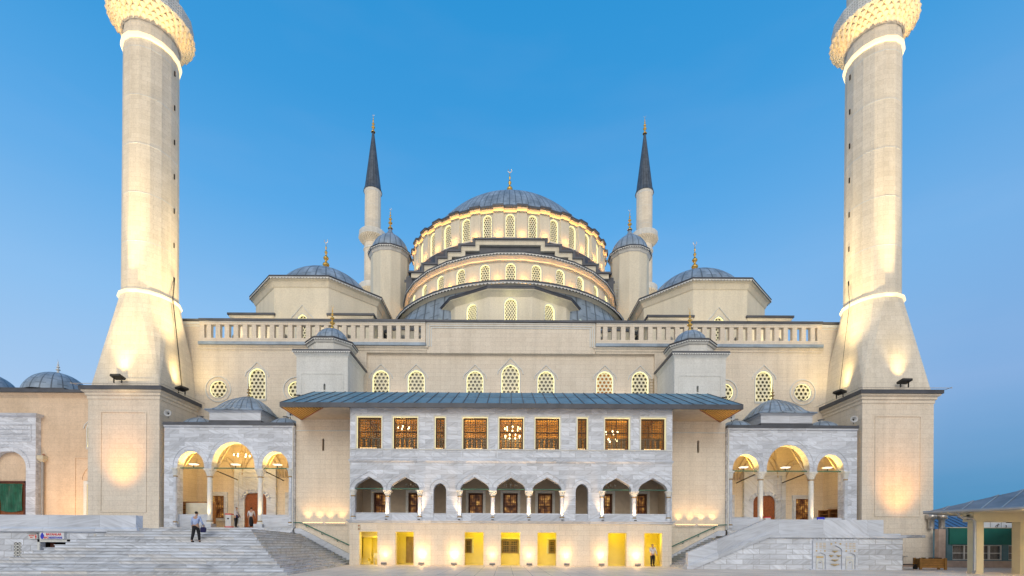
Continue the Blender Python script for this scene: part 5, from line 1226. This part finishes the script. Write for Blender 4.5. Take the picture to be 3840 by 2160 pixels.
# chair just inside the far-left ground-floor doorway, and a small hydrant sign
ch = thing('plastic_chair', 'white plastic chair inside the leftmost yellow doorway', 'chair', (-10.75, 1.2, .02), R_(25)); MB().box(-.22,.22,-.2,.22,.42,.45).obj('seat', 'white_paint', ch); MB().box(-.22,.22,.2,.24,.5,.9).obj('backrest', 'white_paint', ch)
for x in (-.2, .2):
    for y in (-.18, .2): MB().tube([(x,y,.42),(x*1.1,y*1.1,0)], .02, 5).obj('leg', 'white_paint', ch)
hs_ = thing('alarm_sign', 'small red and white hourglass-shaped box above the leftmost yellow doorway', 'sign', (-11.85, -.03, 2.75)); MB().box(-.10,.10,-.03,.02,0,.40).obj('plate', 'cream_paint', hs_); MB().prismy([(-.08,.02),(.08,.02),(0,.18)], -.04, -.031).prismy([(-.08,.38),(0,.22),(.08,.38)], -.04, -.031).obj('emblem', 'terracotta', hs_)
al = MB().box(-10.62,-10.5,1.3,1.34,1.75,1.85).obj('exit_lamp', 'lamp_red'); tag(al, 'tiny red lamp glowing in the leftmost yellow doorway', 'lamp')

# ------------------------------------------------------------------ people
def skin(name, chains, mat, parent, loc=(0,0,0), sub=2, smooth=True):
    """chains: lists of (x,y,z,r); shared points join into one surface"""
    vs, es, rs, key = [], [], [], {}
    for ch in chains:
        prev = None
        for x, y, z, r in ch:
            k = (round(x,4), round(y,4), round(z,4))
            if k not in key: key[k] = len(vs); vs.append((x,y,z)); rs.append(r)
            if prev is not None and prev != key[k]: es.append((prev, key[k]))
            prev = key[k]
    me = bpy.data.meshes.new(name); me.from_pydata(vs, es, []); o = bpy.data.objects.new(name, me); C.objects.link(o)
    md = o.modifiers.new('skin', 'SKIN'); md.use_smooth_shade = True
    for i, d in enumerate(me.skin_vertices[0].data): d.radius = (rs[i], rs[i]); d.use_root = (i == 0)
    sb = o.modifiers.new('sub', 'SUBSURF'); sb.levels = sub; sb.render_levels = sub
    dg = bpy.context.evaluated_depsgraph_get(); ev = o.evaluated_get(dg); nm = bpy.data.meshes.new_from_object(ev)
    bpy.data.objects.remove(o); nm.materials.clear(); nm.materials.append(M[mat])
    for p in nm.polygons: p.use_smooth = True
    q = bpy.data.objects.new(name, nm); C.objects.link(q); q.parent = parent; q.location = loc; return q
def person(label, loc, rz, shirt, trousers, lean=0, stride=.12, armL=(0,0), armR=(0,0), bag=None, skirt=False, headturn=0, up=0):
    """faces -y; lean forward (m at shoulder); arm=(forward, outward) hand offsets"""
    P = thing('person', label, 'person', loc, rz); L = lean
    pel = (0, .02, .95, .14); wa = (0, -.25*L, 1.12, .125); che = (0, -.75*L, 1.32, .155); nk = (0, -1.05*L, 1.50, .055); hd = (0, -1.2*L-.01, 1.64, .10)
    def leg(s, f): return [(s*.10,.0,.90,.10), (s*.11, -f*.5-.02, .50, .068), (s*.12, -f+ .02, .09, .045), (s*.12, -f-.06, .045, .04), (s*.13, -f-.17, .035, .03)]
    lf, rf = stride, -stride
    def arm(s, a):
        sh = (s*.20, -.95*L, 1.42, .055); el = (s*(.25+a[1]*.5), -.85*L+.02-a[0]*.35, 1.16+.1*abs(a[0]), .042); ha = (s*(.26+a[1]), -.75*L-.05-a[0], .92+.55*abs(a[0]), .030)
        palm = (ha[0], ha[1]-.02, ha[2]-.075, .036)
        return [sh, el, ha, palm]
    aL, aR = arm(-1, armL), arm(1, armR)
    head = [che, nk, (0, -1.1*L, 1.555, .052), (0, -1.18*L-.015, 1.60, .078), (0, -1.2*L-.01, 1.67, .092), (0, -1.2*L, 1.735, .062)]
    ch = [[pel, wa, che], head, [pel]+leg(-1, lf), [pel]+leg(1, rf), [che]+aL, [che]+aR]
    fing = []
    for s, a in ((-1, aL), (1, aR)):
        p = a[-1]
        for k in range(4): x = p[0]+(k-1.5)*.0; y = p[1]+(k-1.5)*.018; fing.append([p, (x, y-.004, p[2]-.045, .010), (x-s*.010, y-.01, p[2]-.075+.004*abs(k-1.5), .008)])
        fing.append([p, (p[0]-s*.012, p[1]-.034, p[2]-.008, .010), (p[0]-s*.02, p[1]-.046, p[2]-.035, .009)])
    b = skin('body', ch+fing, 'skin', P)
    hx, hy = 0, -1.2*L
    fc = MB()
    for s in (-1, 1): fc.lathe([(.001,-.010),(.010,0),(.001,.010)], 6, s*.032, hy-.088)
    fc.v = [(x, y, z+1.668) for x, y, z in fc.v]; fc.obj('eyes', 'hair', P)
    skin('nose', [[(0,hy-.085,1.66,.010),(0,hy-.108,1.635,.013)]], 'skin', P, sub=1)
    MB().box(-.025,.025,hy-.093,hy-.08,1.60,1.607).obj('mouth', 'terracotta', P)
    skin('hair', [[(0,hy+.03,1.60,.078),(0,hy+.03,1.69,.096),(0,hy-.015,1.745,.075)]], 'hair', P)
    g = .018
    sh = [[(0,.0,.93,.15+g),(0,-.25*L,1.12,.135+g),(0,-.75*L,1.32,.16+g),(0,-1.0*L,1.46,.075)]]
    c2 = sh[0][2]; 
    for a in (aL, aR): sh.append([c2, (a[0][0],a[0][1],a[0][2],.07), (a[1][0],a[1][1],a[1][2],.055), (a[2][0],a[2][1],a[2][2]+.02,.042)])
    skin('shirt', sh, shirt, P)
    if skirt: skin('trousers', [[(0,.02,1.0,.15),(0,-.02,.6,.19),(0,-.02,.25,.20),(0,-.02,.12,.20)]], trousers, P)
    else:
        t = [[(0,.02,.97,.15),(0,.02,.93,.15)]]
        for s, f in ((-1, lf), (1, rf)): t.append([(0,.02,.93,.15), (s*.10,.0,.84,.115), (s*.11,-f*.5-.02,.50,.088), (s*.12,-f+.02,.10,.068)])
        skin('trousers', t, trousers, P)
    for s, f in ((-1, lf), (1, rf)): skin('shoe', [[(s*.12,-f+.04,.06,.062),(s*.12,-f-.08,.05,.056),(s*.13,-f-.19,.04,.044)]], 'hair', P)
    if bag:
        q = MB().rect(-.13, .13, -.06, .06, [(-.03,-.16),(0,-.12),(.01,.08),(-.04,.15)], True).tube([(-.1,0,.14),(-.06,0,.28),(.06,0,.28),(.1,0,.14)], .012, 5)
        o = q.obj('hand_bag', 'bag_navy' , None); o.location = bag; o.parent = P
    return P
person('person in pale blue shirt climbing the front stairs with a dark bag', (-18.0, -10.35, 2.48-RH*5), R_(180), 'shirt_blue', 'trousers_black', .05, .16, (.1,.05), (.05,.05), (-.36, -.1, .72))
person('man in white shirt standing in profile with shoulder bag in the left porch', (-23.35, 3.35, 2.99), R_(80), 'shirt_white', 'trousers_black', .06, .06, (.28,-.05), (.1,0), (-.05, -.22, 1.0))
person('person in loose white top and long dark skirt nearing the left porch door', (-22.2, 3.6, 2.99), R_(200), 'shirt_white', 'trousers_black', .18, .1, (.1,.02), (.1,.02), None, True)
person('man in a white shirt and black trousers standing in the rightmost yellow doorway', (11.15, .15, .02), R_(8), 'shirt_white', 'trousers_black', .0, .05, (.22,.0), (.05,.05))

# ------------------------------------------------------------------ sky, sun, camera
w = bpy.data.worlds.new('World'); scene.world = w; s = NT.__new__(NT); w.use_nodes = True; s.t = w.node_tree; s.t.nodes.clear(); s.m = None
tc = s.n('ShaderNodeTexCoord'); nv = s.n('ShaderNodeVectorMath', {0: tc.outputs['Generated']}, operation='NORMALIZE'); sp = s.n('ShaderNodeSeparateXYZ', {0: nv.outputs[0]})
up = sp.outputs[2]
front = s.ramp(up, [(0, lin(128,180,215)), (.05, lin(140,188,225)), (.20, lin(172,203,238)), (.38, lin(140,192,240)), (.54, lin(92,170,232)), (.66, lin(62,155,221)), (.78, lin(42,146,213)), (1, lin(30,125,195))])
right = s.ramp(up, [(0, lin(62,142,178)), (.08, lin(84,148,194)), (.25, lin(134,176,224)), (.45, lin(120,178,232)), (.66, lin(68,157,222)), (.80, lin(42,142,208)), (1, lin(30,125,195))])
az = s.math('MULTIPLY', s.math('SUBTRACT', sp.outputs[0], .25), 2.4); az = s.n('ShaderNodeClamp', {0: az}).outputs[0]
nz = s.n('ShaderNodeTexNoise', {'Vector': s.n('ShaderNodeMapping', {0: nv.outputs[0], 3: (2, 2, 9)}).outputs[0], 'Scale': 1.6, 'Detail': 4})
fr = s.mix(az, front, right)
fr = s.mix(s.math('MULTIPLY', s.ramp(nz.outputs[0], [(.5, 0.0), (.8, 1.0)]), .05), fr, lin(205,205,230))
back = s.ramp(up, [(0, (.82,.68,.56,1)), (.15, (.92,.80,.69,1)), (.4, (.74,.73,.73,1)), (.8, (.22,.36,.58,1))])
bf = s.n('ShaderNodeMapRange', {0: sp.outputs[1], 1: .15, 2: -.35, 3: 0.0, 4: 1.0}).outputs[0]
bg = s.n('ShaderNodeBackground', {0: s.mix(bf, fr, back), 1: 1.0}); s.n('ShaderNodeOutputWorld', {0: bg.outputs[0]})
su = light('SUN', (0, -40, 40), 1.08, (1,.92,.80)); su.data.angle = R_(35); su.rotation_euler = (R_(62), 0, R_(-8)); su.name = 'sun'
cam = bpy.data.cameras.new('Camera'); co = bpy.data.objects.new('Camera', cam); C.objects.link(co)
cam.sensor_width = 36; cam.lens = 36*1813/3840; cam.shift_x = .007; cam.shift_y = .2526; cam.clip_end = 3000; cam.clip_start = .1
co.matrix_world = Matrix.Translation((-.45, -37.8, 1.5)) @ Matrix.Rotation(R_(90), 4, 'X') @ Matrix.Rotation(.0055, 4, 'Z')
scene.camera = co
scene.view_settings.view_transform = 'Standard'; scene.view_settings.look = 'None'; scene.view_settings.exposure = 0; scene.view_settings.gamma = 1
scene.render.engine = 'CYCLES'; scene.cycles.use_light_tree = True
